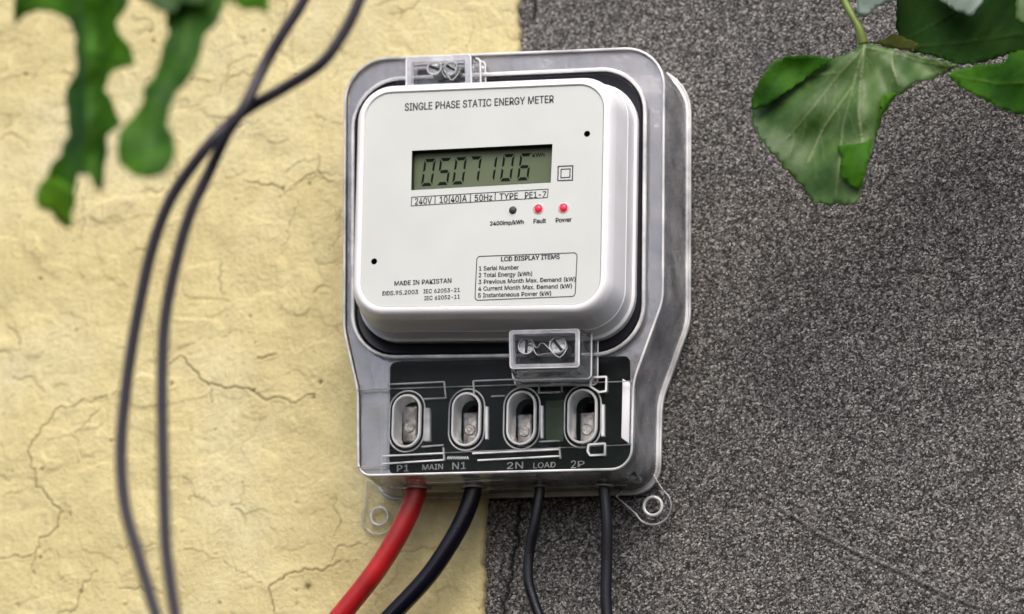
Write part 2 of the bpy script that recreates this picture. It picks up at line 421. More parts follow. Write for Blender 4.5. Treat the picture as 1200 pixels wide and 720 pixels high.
cracks = [([(197, 428), (213, 419), (228, 434), (247, 453), (275, 456), (300, 461), (332, 468), (356, 470), (376, 464)], .8, .9),
 ([(142, 456), (122, 468), (100, 471), (75, 478), (55, 500), (42, 520), (40, 548), (46, 572), (65, 588), (78, 601), (72, 619), (50, 632), (45, 652), (46, 676)], .8, .85),
 ([(0, 655), (25, 652), (46, 650)], .7, .8), ([(46, 572), (22, 580), (2, 586)], .6, .5),
 ([(420, 658), (395, 664), (372, 668), (348, 671), (330, 681), (318, 690), (322, 706), (326, 724)], .8, .9),
 ([(318, 690), (300, 680), (280, 671), (262, 655), (236, 648), (210, 650)], .6, .5),
 ([(286, 214), (306, 217), (322, 218), (337, 228)], .8, .9), ([(343, 224), (360, 212), (379, 206), (400, 218)], .7, .8),
 ([(374, 178), (378, 196), (380, 210)], .6, .6), ([(349, 243), (342, 262), (333, 292)], .6, .5),
 ([(102, 200), (100, 240), (103, 262), (99, 295)], .7, .45), ([(345, 40), (346, 65), (348, 90)], .5, .5),
 ([(305, 465), (272, 470), (240, 468)], .5, .3), ([(252, 456), (252, 473)], .7, .8), ([(176, 370), (182, 398), (186, 430)], .5, .4),
 ([(455, 645), (480, 648), (512, 642), (545, 646)], .6, .6), ([(432, 640), (398, 642), (390, 660)], .7, .7),
 ([(396, 580), (399, 604), (392, 632)], .6, .6), ([(303, 424), (312, 422), (327, 417)], .9, .9),
 ([(0, 100), (18, 92), (32, 88)], .6, .6), ([(14, 90), (38, 100), (58, 70)], .6, .4), ([(225, 95), (248, 100), (262, 98)], .6, .7),
 ([(555, 20), (548, 60)], .5, .4), ([(420, 20), (455, 34), (470, 30)], .5, .4), ([(5, 270), (30, 282), (50, 292)], .5, .4),
 ([(-80, 300), (-40, 330), (0, 342)], .8, .7), ([(-90, 600), (-40, 650), (0, 655)], .8, .7), ([(300, -60), (320, -20), (345, 40)], .8, .6)]
for P, wd, st in cracks:
    L = fractal_line([at2(x, y, 0) for x, y in P], rc, .16, 3)
    k = line_mask(X, Z, L, .00050*wd)
    relief -= k*.0011*st; dirt = np.maximum(dirt, k*.92*st)
    k2 = line_mask(X, Z, L, .0022*wd); relief += k2*.0004*st
pits = [(363, 689, 2.6), (50, 329, 1.2), (92, 389, 1.2), (54, 552, 1.5), (52, 655, 1.4), (100, 695, 1.3), (86, 604, 1.0), (296, 373, 1.2), (204, 452, 1.4), (370, 467, 1.3),
        (378, 450, 1.5), (180, 40, 1.4), (183, 52, 1.5), (228, 96, 1.4), (300, 459, 1.4), (312, 40, 1.0), (33, 90, 1.6), (366, 218, 1.3), (335, 224, 1.4), (255, 505, 1.), (150, 710, 1.)]
for _ in range(130): pits.append((rc.uniform(-100, 600), rc.uniform(-80, 800), rc.uniform(.35, .95)))
for _ in range(46):
    x, y = rc.uniform(-60, 600), rc.uniform(-60, 780); a = rc.uniform(0, 6.28); P = [(x, y)]
    for k in range(rc.randint(2, 5)):
        a += rc.uniform(-.9, .9); x += rc.uniform(9, 22)*math.cos(a); y += rc.uniform(9, 22)*math.sin(a); P.append((x, y))
    k = line_mask(X, Z, fractal_line([at2(*p, 0) for p in P], rc, .2, 3), .00042)
    st = rc.uniform(.2, .65); relief -= k*.0008*st; dirt = np.maximum(dirt, k*st)
for x, y, s in pits:
    a = Vector(at2(x, y, 0)); rr = .0006*s
    sub = np.where((abs(X-a.x) < rr*4) & (abs(Z-a.y) < rr*4))
    d2 = ((X[sub]-a.x)**2+((Z[sub]-a.y)*rc.uniform(.7, 1.3))**2)/rr**2*(1+1.2*vnoise(X[sub], Z[sub], 1500, 9))
    k = np.exp(-d2); relief[sub] -= k*.0010*min(s, 1.3); dirt[sub] = np.maximum(dirt[sub], k*min(.95, .5+.35*s))
for i in range(26):    # small brushed scratches and flakes of paint
    x, y = rc.uniform(0, 560), rc.uniform(0, 720); a = rc.uniform(-1.2, 1.9)
    L = fractal_line([at2(x, y, 0), at2(x+10*math.cos(a), y+10*math.sin(a), 0), at2(x+20*math.cos(a+.6), y+20*math.sin(a+.6), 0)], rc, .25, 3)
    k = line_mask(X, Z, L, .0005); relief -= k*.0006; dirt = np.maximum(dirt, k*.25)
Y = -.0034-relief
Y[:, -1] = .0012; Y[:, -2] = np.minimum(Y[:, -2], -.0016)+.0008      # the edge turns in to meet the render
X[:, -1] -= .0002
d = np.clip((u[None, :]-.992)/.008, 0, 1); dirt = np.maximum(dirt, np.repeat(d, nz_, 0)*(.35+.6*np.clip(vnoise(X, Z, 120, 21)+.2, 0, 1)))
grid_wall('plaster_wall', X, Y, Z, {'dirt': dirt}, M['plaster'], kind='structure', label='cracked yellow painted plaster coat on the left side behind the meter')
# grey speckled render
nz_, nx_ = 640, 620
zs = np.linspace(zb, zt, nz_); ex = edge_x(zs)-.012
X = ex[:, None]+(xr-ex[:, None])*np.linspace(0, 1, nx_)[None, :]; Z = np.repeat(zs[:, None], nx_, 1)
relief = vnoise(X, Z, 12, 31)*.0014+vnoise(X, Z, 300, 32)*.0004+vnoise(X, Z, 640, 33)*.0005
dirt = np.zeros_like(X); pale = np.zeros_like(X)
for P, wd, st in [([(612, 585), (609, 610), (606, 640), (599, 662), (594, 686), (589, 706), (588, 730)], 1.5, 1.0), ([(629, -20), (627, 4), (626, 24)], 1.6, 1.0),
                  ([(590, 640), (586, 665), (592, 700)], .6, .7)]:
    L = fractal_line([at2(x, y, 0) for x, y in P], rc, .14, 4); k = line_mask(X, Z, L, .0006*wd)
    relief -= k*.0016*st; dirt = np.maximum(dirt, k*st)
L = fractal_line([at2(x, y, 0) for x, y in [(893, 581), (960, 625), (1035, 660), (1100, 692), (1150, 712)]], rc, .01, 3)
k = line_mask(X, Z, L, .0007); pale = np.maximum(pale, k*.3); relief += k*.0003
L2 = [p+Vector((-.0008, -.0014)) for p in L]; k = line_mask(X, Z, L2, .0008); dirt = np.maximum(dirt, k*.5); relief -= k*.0007
for _ in range(70):
    a = Vector(at2(rc.uniform(600, 1250), rc.uniform(-40, 760), 0)); rr = .0005*rc.uniform(.7, 1.5)
    sub = np.where((abs(X-a.x) < rr*4) & (abs(Z-a.y) < rr*4)); k = np.exp(-((X[sub]-a.x)**2+(Z[sub]-a.y)**2)/rr**2)
    if rc.random() < .6: pale[sub] = np.maximum(pale[sub], k)
    else: dirt[sub] = np.maximum(dirt[sub], k)
grid_wall('render_wall', X, .0-relief, Z, {'dirt': dirt, 'pale': pale}, M['grey'], kind='structure', label='dark grey speckled cement render on the right side behind the meter')

# ------------------------------------------------------------------ energy meter
meter = empty('energy_meter', label='clear and white electricity meter with seven digit display mounted across the wall seam', category='electricity meter')
DC, DB, DF = .044, .046, .073          # cover front, body back, body front
# --- white body
fq = [at2(420, 102, DF), at2(716.5, 89.5, DF), at2(711.5, 366, DF), at2(412.5, 369, DF)]
RR = .0150
def rp(q, off, r, seg=10): return round_poly(offset_poly(q, off), r, seg)
loft_obj('meter_body', [(rp(fq, .0062, .0205), DB-.006), (rp(fq, .0062, .0205), DB+.0006), (rp(fq, .0056, .0200), DB+.0012), (rp(fq, .0050, .0195), DB+.0014), (rp(fq, .0040, .0185), DB+.0090), (rp(fq, .0040, .0185), DB+.0094),
    (rp(fq, .0037, .0182), DB+.0096), (rp(fq, .0016, .0165), DF-.0052), (rp(fq, .0012, .0160), DF-.0042), (rp(fq, .0006, .0153), DF-.0030), (rp(fq, -.0002, .0147), DF-.0013), (rp(fq, -.0012, .0140), DF-.0003), (rp(fq, -.0020, .0132), DF),
    (rp(fq, -.0030, .0125), DF), (rp(fq, -.0034, .0121), DF-.0004), (rp(fq, -.0037, .0118), DF-.0012)],
    M['white'], meter, cap0=True, deg=28)
# --- label plate with the display window cut out
lc = [at2(483, 177, DF-.0008), at2(647.5, 169, DF-.0008), at2(645.5, 214, DF-.0008), at2(482, 223, DF-.0008)]
plate_out = rp(fq, -.00365, .0118)
def circ(px, py, d, r, n=16):
    c = at2(px, py, d); return [(c[0]+r*math.cos(2*math.pi*k/n), c[1]+r*math.sin(2*math.pi*k/n)) for k in range(n)]
DP = DF-.0007
holes_px = [(688, 157), (438.5, 306.5)]
plate = holed_plate('label_plate', plate_out, [lc]+[circ(x, y, DP, .0014) for x, y in holes_px], DP, M['plate'], meter)
# recessed window and screen
lin = offset_poly(lc, -.0002)
rec = loft_obj('lcd_display', [(lc, DP+.0001), (lc, DP-.0042)], M['frame'], meter)
sc_ = [(p[0], p[1]) for p in lc]
mk('lcd_glass', [(x, -(DP-.0040), z) for x, z in sc_], [(0, 1, 2, 3)], M['lcd'], rec)
for x, y in holes_px:
    c = circ(x, y, DP, .0014)
    loft_obj('screw_hole', [(c, DP+.0001), (c, DP-.004)], M['ink'], meter, cap1=True)
# printing
# outlines of a plain sans-serif alphabet: advance, vertex coordinates, faces (closed by -1), in thousandths of the type size
GLYPH_CAP, GLYPH_SPACE = 509, 188
GLYPHS = {
'(':(273,[89,207,92,264,101,324,114,384,132,441,153,494,177,539,236,539,212,485,191,428,174,370,161,313,154,258,151,207,154,161,160,115,172,67,188,16,209,-38,236,-96,177,-96,139,-21,111,55,95,131],[5,7,6,-1,5,8,7,-1,4,8,5,-1,4,9,8,-1,3,9,4,-1,3,10,9,-1,2,10,3,-1,2,11,10,-1,1,11,2,-1,1,12,11,-1,0,12,1,-1,0,13,12,-1,23,13,0,-1,23,14,13,-1,23,15,14,-1,22,15,23,-1,22,16,15,-1,22,17,16,-1,21,17,22,-1,21,18,17,-1,20,18,21,-1,20,19,18,-1]),
')':(273,[37,-96,64,-37,86,18,102,69,113,116,120,162,122,207,119,258,112,313,99,370,82,428,62,485,37,539,97,539,121,494,142,441,159,384,173,323,181,264,184,207,178,130,161,53,134,-22,97,-96],[11,13,12,-1,11,14,13,-1,11,15,14,-1,10,15,11,-1,10,16,15,-1,9,16,10,-1,9,17,16,-1,8,17,9,-1,8,18,17,-1,7,18,8,-1,7,19,18,-1,6,19,7,-1,5,19,6,-1,5,20,19,-1,4,20,5,-1,4,21,20,-1,3,21,4,-1,2,21,3,-1,2,22,21,-1,1,22,2,-1,1,23,22,-1,0,23,1,-1]),
'-':(453,[337,244,337,188,114,188,114,244],[2,0,3,-1,2,1,0,-1]),
'.':(188,[95,-4,78,-1,63,9,53,24,50,41,53,59,63,73,78,83,95,87,113,83,128,73,138,59,141,41,138,24,128,9,113,-1],[7,9,8,-1,6,9,7,-1,6,10,9,-1,5,10,6,-1,5,11,10,-1,4,11,5,-1,4,12,11,-1,3,12,4,-1,3,13,12,-1,2,13,3,-1,2,14,13,-1,1,14,2,-1,1,15,14,-1,0,15,1,-1]),
'/':(249,[235,533,71,-76,14,-76,178,533],[2,0,3,-1,2,1,0,-1]),
'0':(453,[227,-7,174,1,130,24,95,62,69,113,53,178,48,254,53,330,69,395,95,447,130,484,174,508,227,516,279,508,323,484,358,447,384,395,400,330,405,254,400,178,384,113,359,62,323,24,279,1,227,50,261,56,290,74,313,103,330,144,340,194,344,254,340,314,330,365,313,405,290,435,261,453,227,460,192,453,163,435,140,405,123,365,113,314,109,254,113,194,123,144,140,103,163,74,192,56],[11,13,12,-1,10,13,11,-1,10,14,13,-1,9,14,10,-1,9,36,14,-1,36,15,14,-1,9,37,36,-1,35,15,36,-1,9,38,37,-1,34,15,35,-1,8,38,9,-1,34,16,15,-1,8,39,38,-1,33,16,34,-1,8,40,39,-1,32,16,33,-1,7,40,8,-1,32,17,16,-1,7,41,40,-1,31,17,32,-1,6,41,7,-1,31,18,17,-1,6,42,41,-1,30,18,31,-1,5,42,6,-1,5,43,42,-1,29,18,30,-1,29,19,18,-1,5,44,43,-1,28,19,29,-1,4,44,5,-1,28,20,19,-1,4,45,44,-1,27,20,28,-1,3,45,4,-1,27,21,20,-1,3,46,45,-1,26,21,27,-1,3,47,46,-1,25,21,26,-1,2,47,3,-1,25,22,21,-1,2,24,47,-1,24,22,25,-1,2,22,24,-1,1,22,2,-1,1,23,22,-1,1,0,23,-1]),
'1':(453,[76,0,76,55,391,55,391,0,276,509,276,0,212,0,212,448,209,448,86,358,86,427,198,509],[10,4,11,-1,10,8,4,-1,8,7,4,-1,7,5,4,-1,10,9,8,-1,6,5,7,-1,0,2,1,-1,0,3,2,-1]),
'2':(453,[64,0,64,47,234,229,261,257,282,282,299,305,311,327,318,348,320,371,317,397,308,419,293,436,273,449,250,457,224,460,196,457,172,447,153,433,139,413,130,390,127,362,66,362,71,405,86,442,111,473,143,496,182,511,225,516,268,511,306,497,337,474,361,445,376,411,381,372,378,345,371,318,357,290,336,259,306,223,267,180,153,60,153,57,389,57,389,0],[26,28,27,-1,26,29,28,-1,25,29,26,-1,25,30,29,-1,24,30,25,-1,24,31,30,-1,23,15,24,-1,15,14,24,-1,14,13,24,-1,13,31,24,-1,12,31,13,-1,23,16,15,-1,11,31,12,-1,23,17,16,-1,11,32,31,-1,22,17,23,-1,10,32,11,-1,22,18,17,-1,9,32,10,-1,22,19,18,-1,9,33,32,-1,21,19,22,-1,8,33,9,-1,21,20,19,-1,8,34,33,-1,7,34,8,-1,6,34,7,-1,6,35,34,-1,5,35,6,-1,5,36,35,-1,4,36,5,-1,4,37,36,-1,3,37,4,-1,3,38,37,-1,2,38,3,-1,1,38,2,-1,1,39,38,-1,1,40,39,-1,1,41,40,-1,1,42,41,-1,1,43,42,-1,0,43,1,-1]),
'3':(453,[218,-7,173,-3,133,10,98,30,70,57,52,91,44,132,109,132,115,107,126,87,144,71,165,59,191,52,219,50,248,53,275,61,297,74,315,93,325,116,329,145,326,172,316,196,299,217,275,234,242,244,201,248,157,248,157,299,288,448,288,452,70,452,70,509,372,509,372,461,211,278,211,289,264,288,308,276,344,253,371,222,387,186,393,145,387,103,370,66,344,36,309,12,266,-2],[30,32,31,-1,30,33,32,-1,30,29,33,-1,29,28,33,-1,28,34,33,-1,27,35,28,-1,35,34,28,-1,26,35,27,-1,26,36,35,-1,26,37,36,-1,26,38,37,-1,26,25,38,-1,25,24,38,-1,24,39,38,-1,23,39,24,-1,22,39,23,-1,22,40,39,-1,21,40,22,-1,20,40,21,-1,20,41,40,-1,19,41,20,-1,18,41,19,-1,18,42,41,-1,5,7,6,-1,5,8,7,-1,17,42,18,-1,5,9,8,-1,17,43,42,-1,16,43,17,-1,4,9,5,-1,4,10,9,-1,15,43,16,-1,4,11,10,-1,15,44,43,-1,14,44,15,-1,4,12,11,-1,3,12,4,-1,13,44,14,-1,3,13,12,-1,3,44,13,-1,3,45,44,-1,2,45,3,-1,2,46,45,-1,1,46,2,-1,1,0,46,-1]),
'4':(453,[40,105,40,158,247,509,311,509,109,166,109,163,413,163,413,105,282,0,282,121,282,146,282,318,343,318,343,0],[1,3,2,-1,1,4,3,-1,10,12,11,-1,10,13,12,-1,1,5,4,-1,1,6,5,-1,1,10,6,-1,10,7,6,-1,0,10,1,-1,0,9,10,-1,13,7,10,-1,0,8,9,-1,8,7,0,-1,8,13,7,-1]),
'5':(453,[221,-7,178,-2,140,11,108,32,83,60,66,93,60,130,122,130,127,108,138,89,154,73,173,60,196,52,221,50,250,53,276,64,298,82,314,104,324,131,328,162,324,193,314,221,297,244,275,262,248,273,218,277,192,275,167,268,145,258,128,246,67,253,96,509,366,509,366,452,151,452,134,301,136,301,155,315,178,325,203,331,229,334,263,330,294,321,321,306,345,285,364,260,379,231,388,199,391,163,385,117,369,76,343,41,309,15,268,-1],[30,34,31,-1,34,32,31,-1,34,33,32,-1,30,35,34,-1,39,41,40,-1,38,41,39,-1,38,42,41,-1,37,42,38,-1,37,43,42,-1,36,43,37,-1,36,44,43,-1,30,36,35,-1,30,26,36,-1,26,25,36,-1,25,44,36,-1,25,45,44,-1,24,45,25,-1,30,27,26,-1,23,45,24,-1,30,28,27,-1,22,45,23,-1,22,46,45,-1,30,29,28,-1,21,46,22,-1,21,47,46,-1,20,47,21,-1,20,48,47,-1,19,48,20,-1,19,49,48,-1,18,49,19,-1,17,49,18,-1,5,7,6,-1,5,8,7,-1,17,50,49,-1,5,9,8,-1,16,50,17,-1,4,9,5,-1,4,10,9,-1,15,50,16,-1,15,51,50,-1,4,11,10,-1,14,51,15,-1,4,12,11,-1,3,12,4,-1,13,51,14,-1,3,13,12,-1,3,51,13,-1,3,52,51,-1,2,52,3,-1,2,53,52,-1,1,53,2,-1,1,0,53,-1]),
'6':(453,[226,-7,182,-1,142,15,109,40,84,74,69,115,64,162,68,199,80,239,102,285,137,340,252,509,322,509,151,261,145,261,154,275,165,288,179,299,196,307,214,312,235,314,278,309,316,295,346,271,370,240,384,201,389,157,384,112,368,73,343,39,310,14,271,-2,226,48,254,52,279,63,299,79,314,101,324,128,327,157,324,187,314,213,299,235,279,251,254,262,226,265,198,262,174,252,153,235,138,214,128,188,125,158,128,128,138,102,153,79,174,63,198,52],[10,12,11,-1,10,16,12,-1,16,13,12,-1,9,16,10,-1,19,21,20,-1,18,21,19,-1,18,22,21,-1,17,22,18,-1,16,22,17,-1,16,23,22,-1,9,15,16,-1,13,44,16,-1,44,23,16,-1,8,15,9,-1,8,14,15,-1,44,43,23,-1,43,24,23,-1,13,45,44,-1,13,46,45,-1,42,24,43,-1,8,13,14,-1,8,46,13,-1,8,47,46,-1,41,24,42,-1,41,25,24,-1,7,47,8,-1,7,48,47,-1,40,25,41,-1,7,49,48,-1,39,25,40,-1,39,26,25,-1,6,49,7,-1,6,50,49,-1,38,26,39,-1,5,50,6,-1,5,51,50,-1,37,26,38,-1,37,27,26,-1,5,52,51,-1,36,27,37,-1,4,52,5,-1,36,28,27,-1,4,53,52,-1,35,28,36,-1,4,54,53,-1,34,28,35,-1,3,54,4,-1,34,29,28,-1,3,55,54,-1,33,29,34,-1,3,32,55,-1,32,29,33,-1,3,29,32,-1,2,29,3,-1,2,30,29,-1,1,30,2,-1,1,31,30,-1,0,31,1,-1]),
'7':(453,[97,0,323,448,323,452,62,452,62,509,391,509,391,449,165,0],[3,5,4,-1,3,2,5,-1,2,6,5,-1,1,6,2,-1,1,7,6,-1,0,7,1,-1]),
'8':(453,[226,-7,178,-2,136,11,101,33,74,62,57,96,52,135,55,166,65,195,81,220,101,241,125,256,153,265,153,267,119,282,93,308,76,342,70,380,75,417,90,450,114,477,146,498,184,511,226,516,269,511,306,498,337,477,361,450,377,417,382,380,376,342,359,308,333,282,300,267,300,265,327,256,351,241,372,220,387,195,397,166,401,135,395,96,378,62,352,33,317,11,275,-2,226,49,258,52,285,60,307,74,323,91,333,113,337,139,333,165,322,189,305,208,283,223,256,232,226,235,196,232,169,223,147,208,130,189,119,165,115,139,119,113,129,91,145,74,167,60,195,52,226,290,252,292,274,300,293,313,307,330,316,351,319,376,316,399,308,420,294,437,275,449,252,457,226,460,200,457,177,449,159,437,145,420,136,399,133,376,136,351,145,330,159,313,178,300,201,292],[22,24,23,-1,21,24,22,-1,21,25,24,-1,20,25,21,-1,20,26,25,-1,19,26,20,-1,19,82,26,-1,82,27,26,-1,19,83,82,-1,81,27,82,-1,19,84,83,-1,80,27,81,-1,18,84,19,-1,80,28,27,-1,18,85,84,-1,79,28,80,-1,18,86,85,-1,78,28,79,-1,18,87,86,-1,77,28,78,-1,17,87,18,-1,77,29,28,-1,17,88,87,-1,76,29,77,-1,16,88,17,-1,76,30,29,-1,16,89,88,-1,75,30,76,-1,16,90,89,-1,74,30,75,-1,74,31,30,-1,15,90,16,-1,15,91,90,-1,73,31,74,-1,15,92,91,-1,72,31,73,-1,72,32,31,-1,14,92,15,-1,14,93,92,-1,71,32,72,-1,14,70,93,-1,70,32,71,-1,14,32,70,-1,14,33,32,-1,13,33,14,-1,12,33,13,-1,12,34,33,-1,11,34,12,-1,11,35,34,-1,10,35,11,-1,10,36,35,-1,9,58,10,-1,58,36,10,-1,58,37,36,-1,9,59,58,-1,57,37,58,-1,9,60,59,-1,56,37,57,-1,9,61,60,-1,55,37,56,-1,8,61,9,-1,55,38,37,-1,8,62,61,-1,54,38,55,-1,7,62,8,-1,54,39,38,-1,7,63,62,-1,53,39,54,-1,6,63,7,-1,53,40,39,-1,6,64,63,-1,52,40,53,-1,6,65,64,-1,51,40,52,-1,5,65,6,-1,51,41,40,-1,5,66,65,-1,50,41,51,-1,4,66,5,-1,50,42,41,-1,4,67,66,-1,49,42,50,-1,4,68,67,-1,48,42,49,-1,3,68,4,-1,48,43,42,-1,3,69,68,-1,47,43,48,-1,3,46,69,-1,46,43,47,-1,3,43,46,-1,2,43,3,-1,2,44,43,-1,1,44,2,-1,1,45,44,-1,0,45,1,-1]),
'9':(453,[226,516,271,510,310,494,343,468,368,434,384,393,389,347,385,309,373,270,350,224,315,168,200,0,130,0,301,248,307,248,299,234,287,221,273,210,257,202,238,196,218,195,175,199,137,214,106,237,83,269,68,307,64,352,69,397,85,436,110,469,143,494,182,510,226,460,199,457,174,446,154,429,138,407,129,381,125,352,129,322,138,295,154,274,174,257,199,247,226,243,254,247,279,257,299,273,314,295,324,321,327,350,324,381,314,407,299,429,279,446,254,457],[31,1,0,-1,30,1,31,-1,30,2,1,-1,29,2,30,-1,29,3,2,-1,28,33,29,-1,33,32,29,-1,32,3,29,-1,32,55,3,-1,55,4,3,-1,28,34,33,-1,54,4,55,-1,28,35,34,-1,53,4,54,-1,27,35,28,-1,53,5,4,-1,27,36,35,-1,52,5,53,-1,27,37,36,-1,51,5,52,-1,26,37,27,-1,51,6,5,-1,26,38,37,-1,50,6,51,-1,25,38,26,-1,25,39,38,-1,49,6,50,-1,49,7,6,-1,25,40,39,-1,48,7,49,-1,48,8,7,-1,24,40,25,-1,24,41,40,-1,47,8,48,-1,24,42,41,-1,46,8,47,-1,46,14,8,-1,14,9,8,-1,23,42,24,-1,23,43,42,-1,45,13,46,-1,13,14,46,-1,45,17,13,-1,17,12,13,-1,15,9,14,-1,23,44,43,-1,44,17,45,-1,23,17,44,-1,22,17,23,-1,16,9,15,-1,16,10,9,-1,17,10,16,-1,21,17,22,-1,21,18,17,-1,12,10,17,-1,21,19,18,-1,20,19,21,-1,12,11,10,-1]),
'A':(480,[16,0,201,509,276,509,463,0,395,0,287,302,276,334,264,372,250,420,232,478,245,478,228,419,213,371,201,333,191,302,85,0,110,142,110,199,370,199,370,142],[0,9,1,-1,9,2,1,-1,9,10,2,-1,10,3,2,-1,0,17,9,-1,17,11,9,-1,11,8,9,-1,11,8,10,-1,8,18,10,-1,18,3,10,-1,7,18,8,-1,17,12,11,-1,6,18,7,-1,17,13,12,-1,5,18,6,-1,17,14,13,-1,17,16,14,-1,16,15,14,-1,4,19,5,-1,19,18,5,-1,0,16,17,-1,16,18,17,-1,16,19,18,-1,19,3,18,-1,0,15,16,-1,4,3,19,-1]),
'C':(510,[267,-7,205,1,150,25,104,63,70,115,48,179,40,254,48,329,70,393,104,445,150,484,205,508,267,516,305,513,340,504,373,490,402,471,427,447,448,418,463,385,473,348,408,348,401,373,389,395,375,413,357,428,337,440,315,449,292,454,267,456,223,450,184,432,150,403,125,364,109,314,103,254,109,194,125,145,151,105,184,76,223,59,267,53,292,55,315,60,337,69,357,81,375,96,389,114,401,136,408,160,473,160,463,124,448,91,428,62,402,38,373,19,341,5,305,-4],[11,13,12,-1,11,14,13,-1,10,14,11,-1,10,15,14,-1,10,16,15,-1,9,16,10,-1,9,29,16,-1,29,17,16,-1,9,30,29,-1,28,17,29,-1,27,17,28,-1,9,31,30,-1,26,17,27,-1,26,18,17,-1,8,31,9,-1,25,18,26,-1,8,32,31,-1,24,18,25,-1,24,19,18,-1,23,19,24,-1,8,33,32,-1,22,19,23,-1,7,33,8,-1,22,20,19,-1,21,20,22,-1,7,34,33,-1,6,34,7,-1,6,35,34,-1,5,35,6,-1,5,36,35,-1,5,37,36,-1,4,37,5,-1,48,50,49,-1,48,51,50,-1,4,38,37,-1,47,51,48,-1,47,52,51,-1,3,38,4,-1,46,52,47,-1,3,39,38,-1,45,52,46,-1,45,53,52,-1,44,53,45,-1,3,40,39,-1,43,53,44,-1,2,40,3,-1,43,54,53,-1,42,54,43,-1,2,41,40,-1,41,54,42,-1,2,54,41,-1,2,55,54,-1,1,55,2,-1,1,56,55,-1,1,57,56,-1,0,57,1,-1]),
'D':(502,[219,0,96,0,96,57,215,57,254,60,288,68,318,81,343,99,363,122,379,149,390,181,397,216,399,255,397,294,390,329,379,361,364,388,344,410,320,428,291,441,258,449,221,452,93,452,93,509,225,509,273,505,315,495,353,478,385,455,412,426,433,391,449,351,458,306,462,255,458,205,449,159,433,119,411,83,384,54,351,31,312,14,268,3,125,509,125,0,60,0,60,509],[44,23,45,-1,23,42,45,-1,44,22,23,-1,42,24,23,-1,43,24,42,-1,43,21,24,-1,21,25,24,-1,21,26,25,-1,21,27,26,-1,21,28,27,-1,21,20,28,-1,20,29,28,-1,44,21,22,-1,44,2,21,-1,2,43,21,-1,19,29,20,-1,18,29,19,-1,17,29,18,-1,17,30,29,-1,16,30,17,-1,16,31,30,-1,15,31,16,-1,14,31,15,-1,14,32,31,-1,13,32,14,-1,13,33,32,-1,12,33,13,-1,11,33,12,-1,11,34,33,-1,10,34,11,-1,10,35,34,-1,9,35,10,-1,9,36,35,-1,8,36,9,-1,7,36,8,-1,7,37,36,-1,6,37,7,-1,6,38,37,-1,5,38,6,-1,4,38,5,-1,3,38,4,-1,44,1,2,-1,43,3,2,-1,43,38,3,-1,43,39,38,-1,43,40,39,-1,43,41,40,-1,43,0,41,-1,1,43,44,-1,43,0,1,-1]),
'E':(419,[60,0,60,509,372,509,372,452,125,452,125,286,355,286,355,229,125,229,125,57,375,57,375,0],[0,4,1,-1,4,2,1,-1,4,3,2,-1,0,5,4,-1,0,8,5,-1,8,6,5,-1,8,7,6,-1,0,9,8,-1,0,10,9,-1,0,11,10,-1]),
'F':(410,[60,0,60,509,369,509,369,452,125,452,125,278,346,278,346,221,125,221,125,0],[0,4,1,-1,4,2,1,-1,4,3,2,-1,0,5,4,-1,0,8,5,-1,8,6,5,-1,8,7,6,-1,0,9,8,-1]),
'G':(520,[269,-7,205,1,149,25,104,64,69,116,47,179,40,254,47,329,69,393,103,445,149,484,203,508,265,516,304,513,340,504,374,489,403,469,429,445,449,416,465,384,474,349,408,349,399,372,387,393,373,411,356,427,337,439,315,448,291,454,265,456,222,450,183,432,150,404,125,364,109,314,103,254,109,194,125,145,151,105,184,76,224,59,269,53,309,57,345,71,374,93,396,123,410,160,415,202,434,199,283,199,283,256,478,256,478,200,471,141,451,91,419,50,377,19,326,0],[11,13,12,-1,11,14,13,-1,10,14,11,-1,10,15,14,-1,10,16,15,-1,9,16,10,-1,9,29,16,-1,29,17,16,-1,9,30,29,-1,28,17,29,-1,27,17,28,-1,9,31,30,-1,26,17,27,-1,8,31,9,-1,26,18,17,-1,25,18,26,-1,8,32,31,-1,24,18,25,-1,24,19,18,-1,23,19,24,-1,8,33,32,-1,7,33,8,-1,22,19,23,-1,22,20,19,-1,21,20,22,-1,7,34,33,-1,6,34,7,-1,6,35,34,-1,49,51,50,-1,49,47,51,-1,47,52,51,-1,5,35,6,-1,5,36,35,-1,49,46,47,-1,48,52,47,-1,48,53,52,-1,46,48,49,-1,46,53,48,-1,5,37,36,-1,4,37,5,-1,45,53,46,-1,4,38,37,-1,45,54,53,-1,44,54,45,-1,3,38,4,-1,3,39,38,-1,43,54,44,-1,43,55,54,-1,3,40,39,-1,42,55,43,-1,2,40,3,-1,2,41,40,-1,41,55,42,-1,2,55,41,-1,2,56,55,-1,1,56,2,-1,1,57,56,-1,0,57,1,-1]),
'H':(517,[60,0,60,509,125,509,125,289,392,289,392,509,457,509,457,0,392,0,392,232,125,232,125,0],[0,2,1,-1,0,3,2,-1,4,6,5,-1,4,7,6,-1,0,10,3,-1,10,4,3,-1,10,9,4,-1,9,7,4,-1,0,11,10,-1,8,7,9,-1]),
'I':(300,[31,0,31,57,118,57,118,452,31,452,31,509,269,509,269,452,183,452,183,57,269,57,269,0],[4,6,5,-1,4,7,6,-1,3,7,4,-1,2,8,3,-1,8,7,3,-1,2,9,8,-1,0,2,1,-1,0,9,2,-1,0,10,9,-1,0,11,10,-1]),
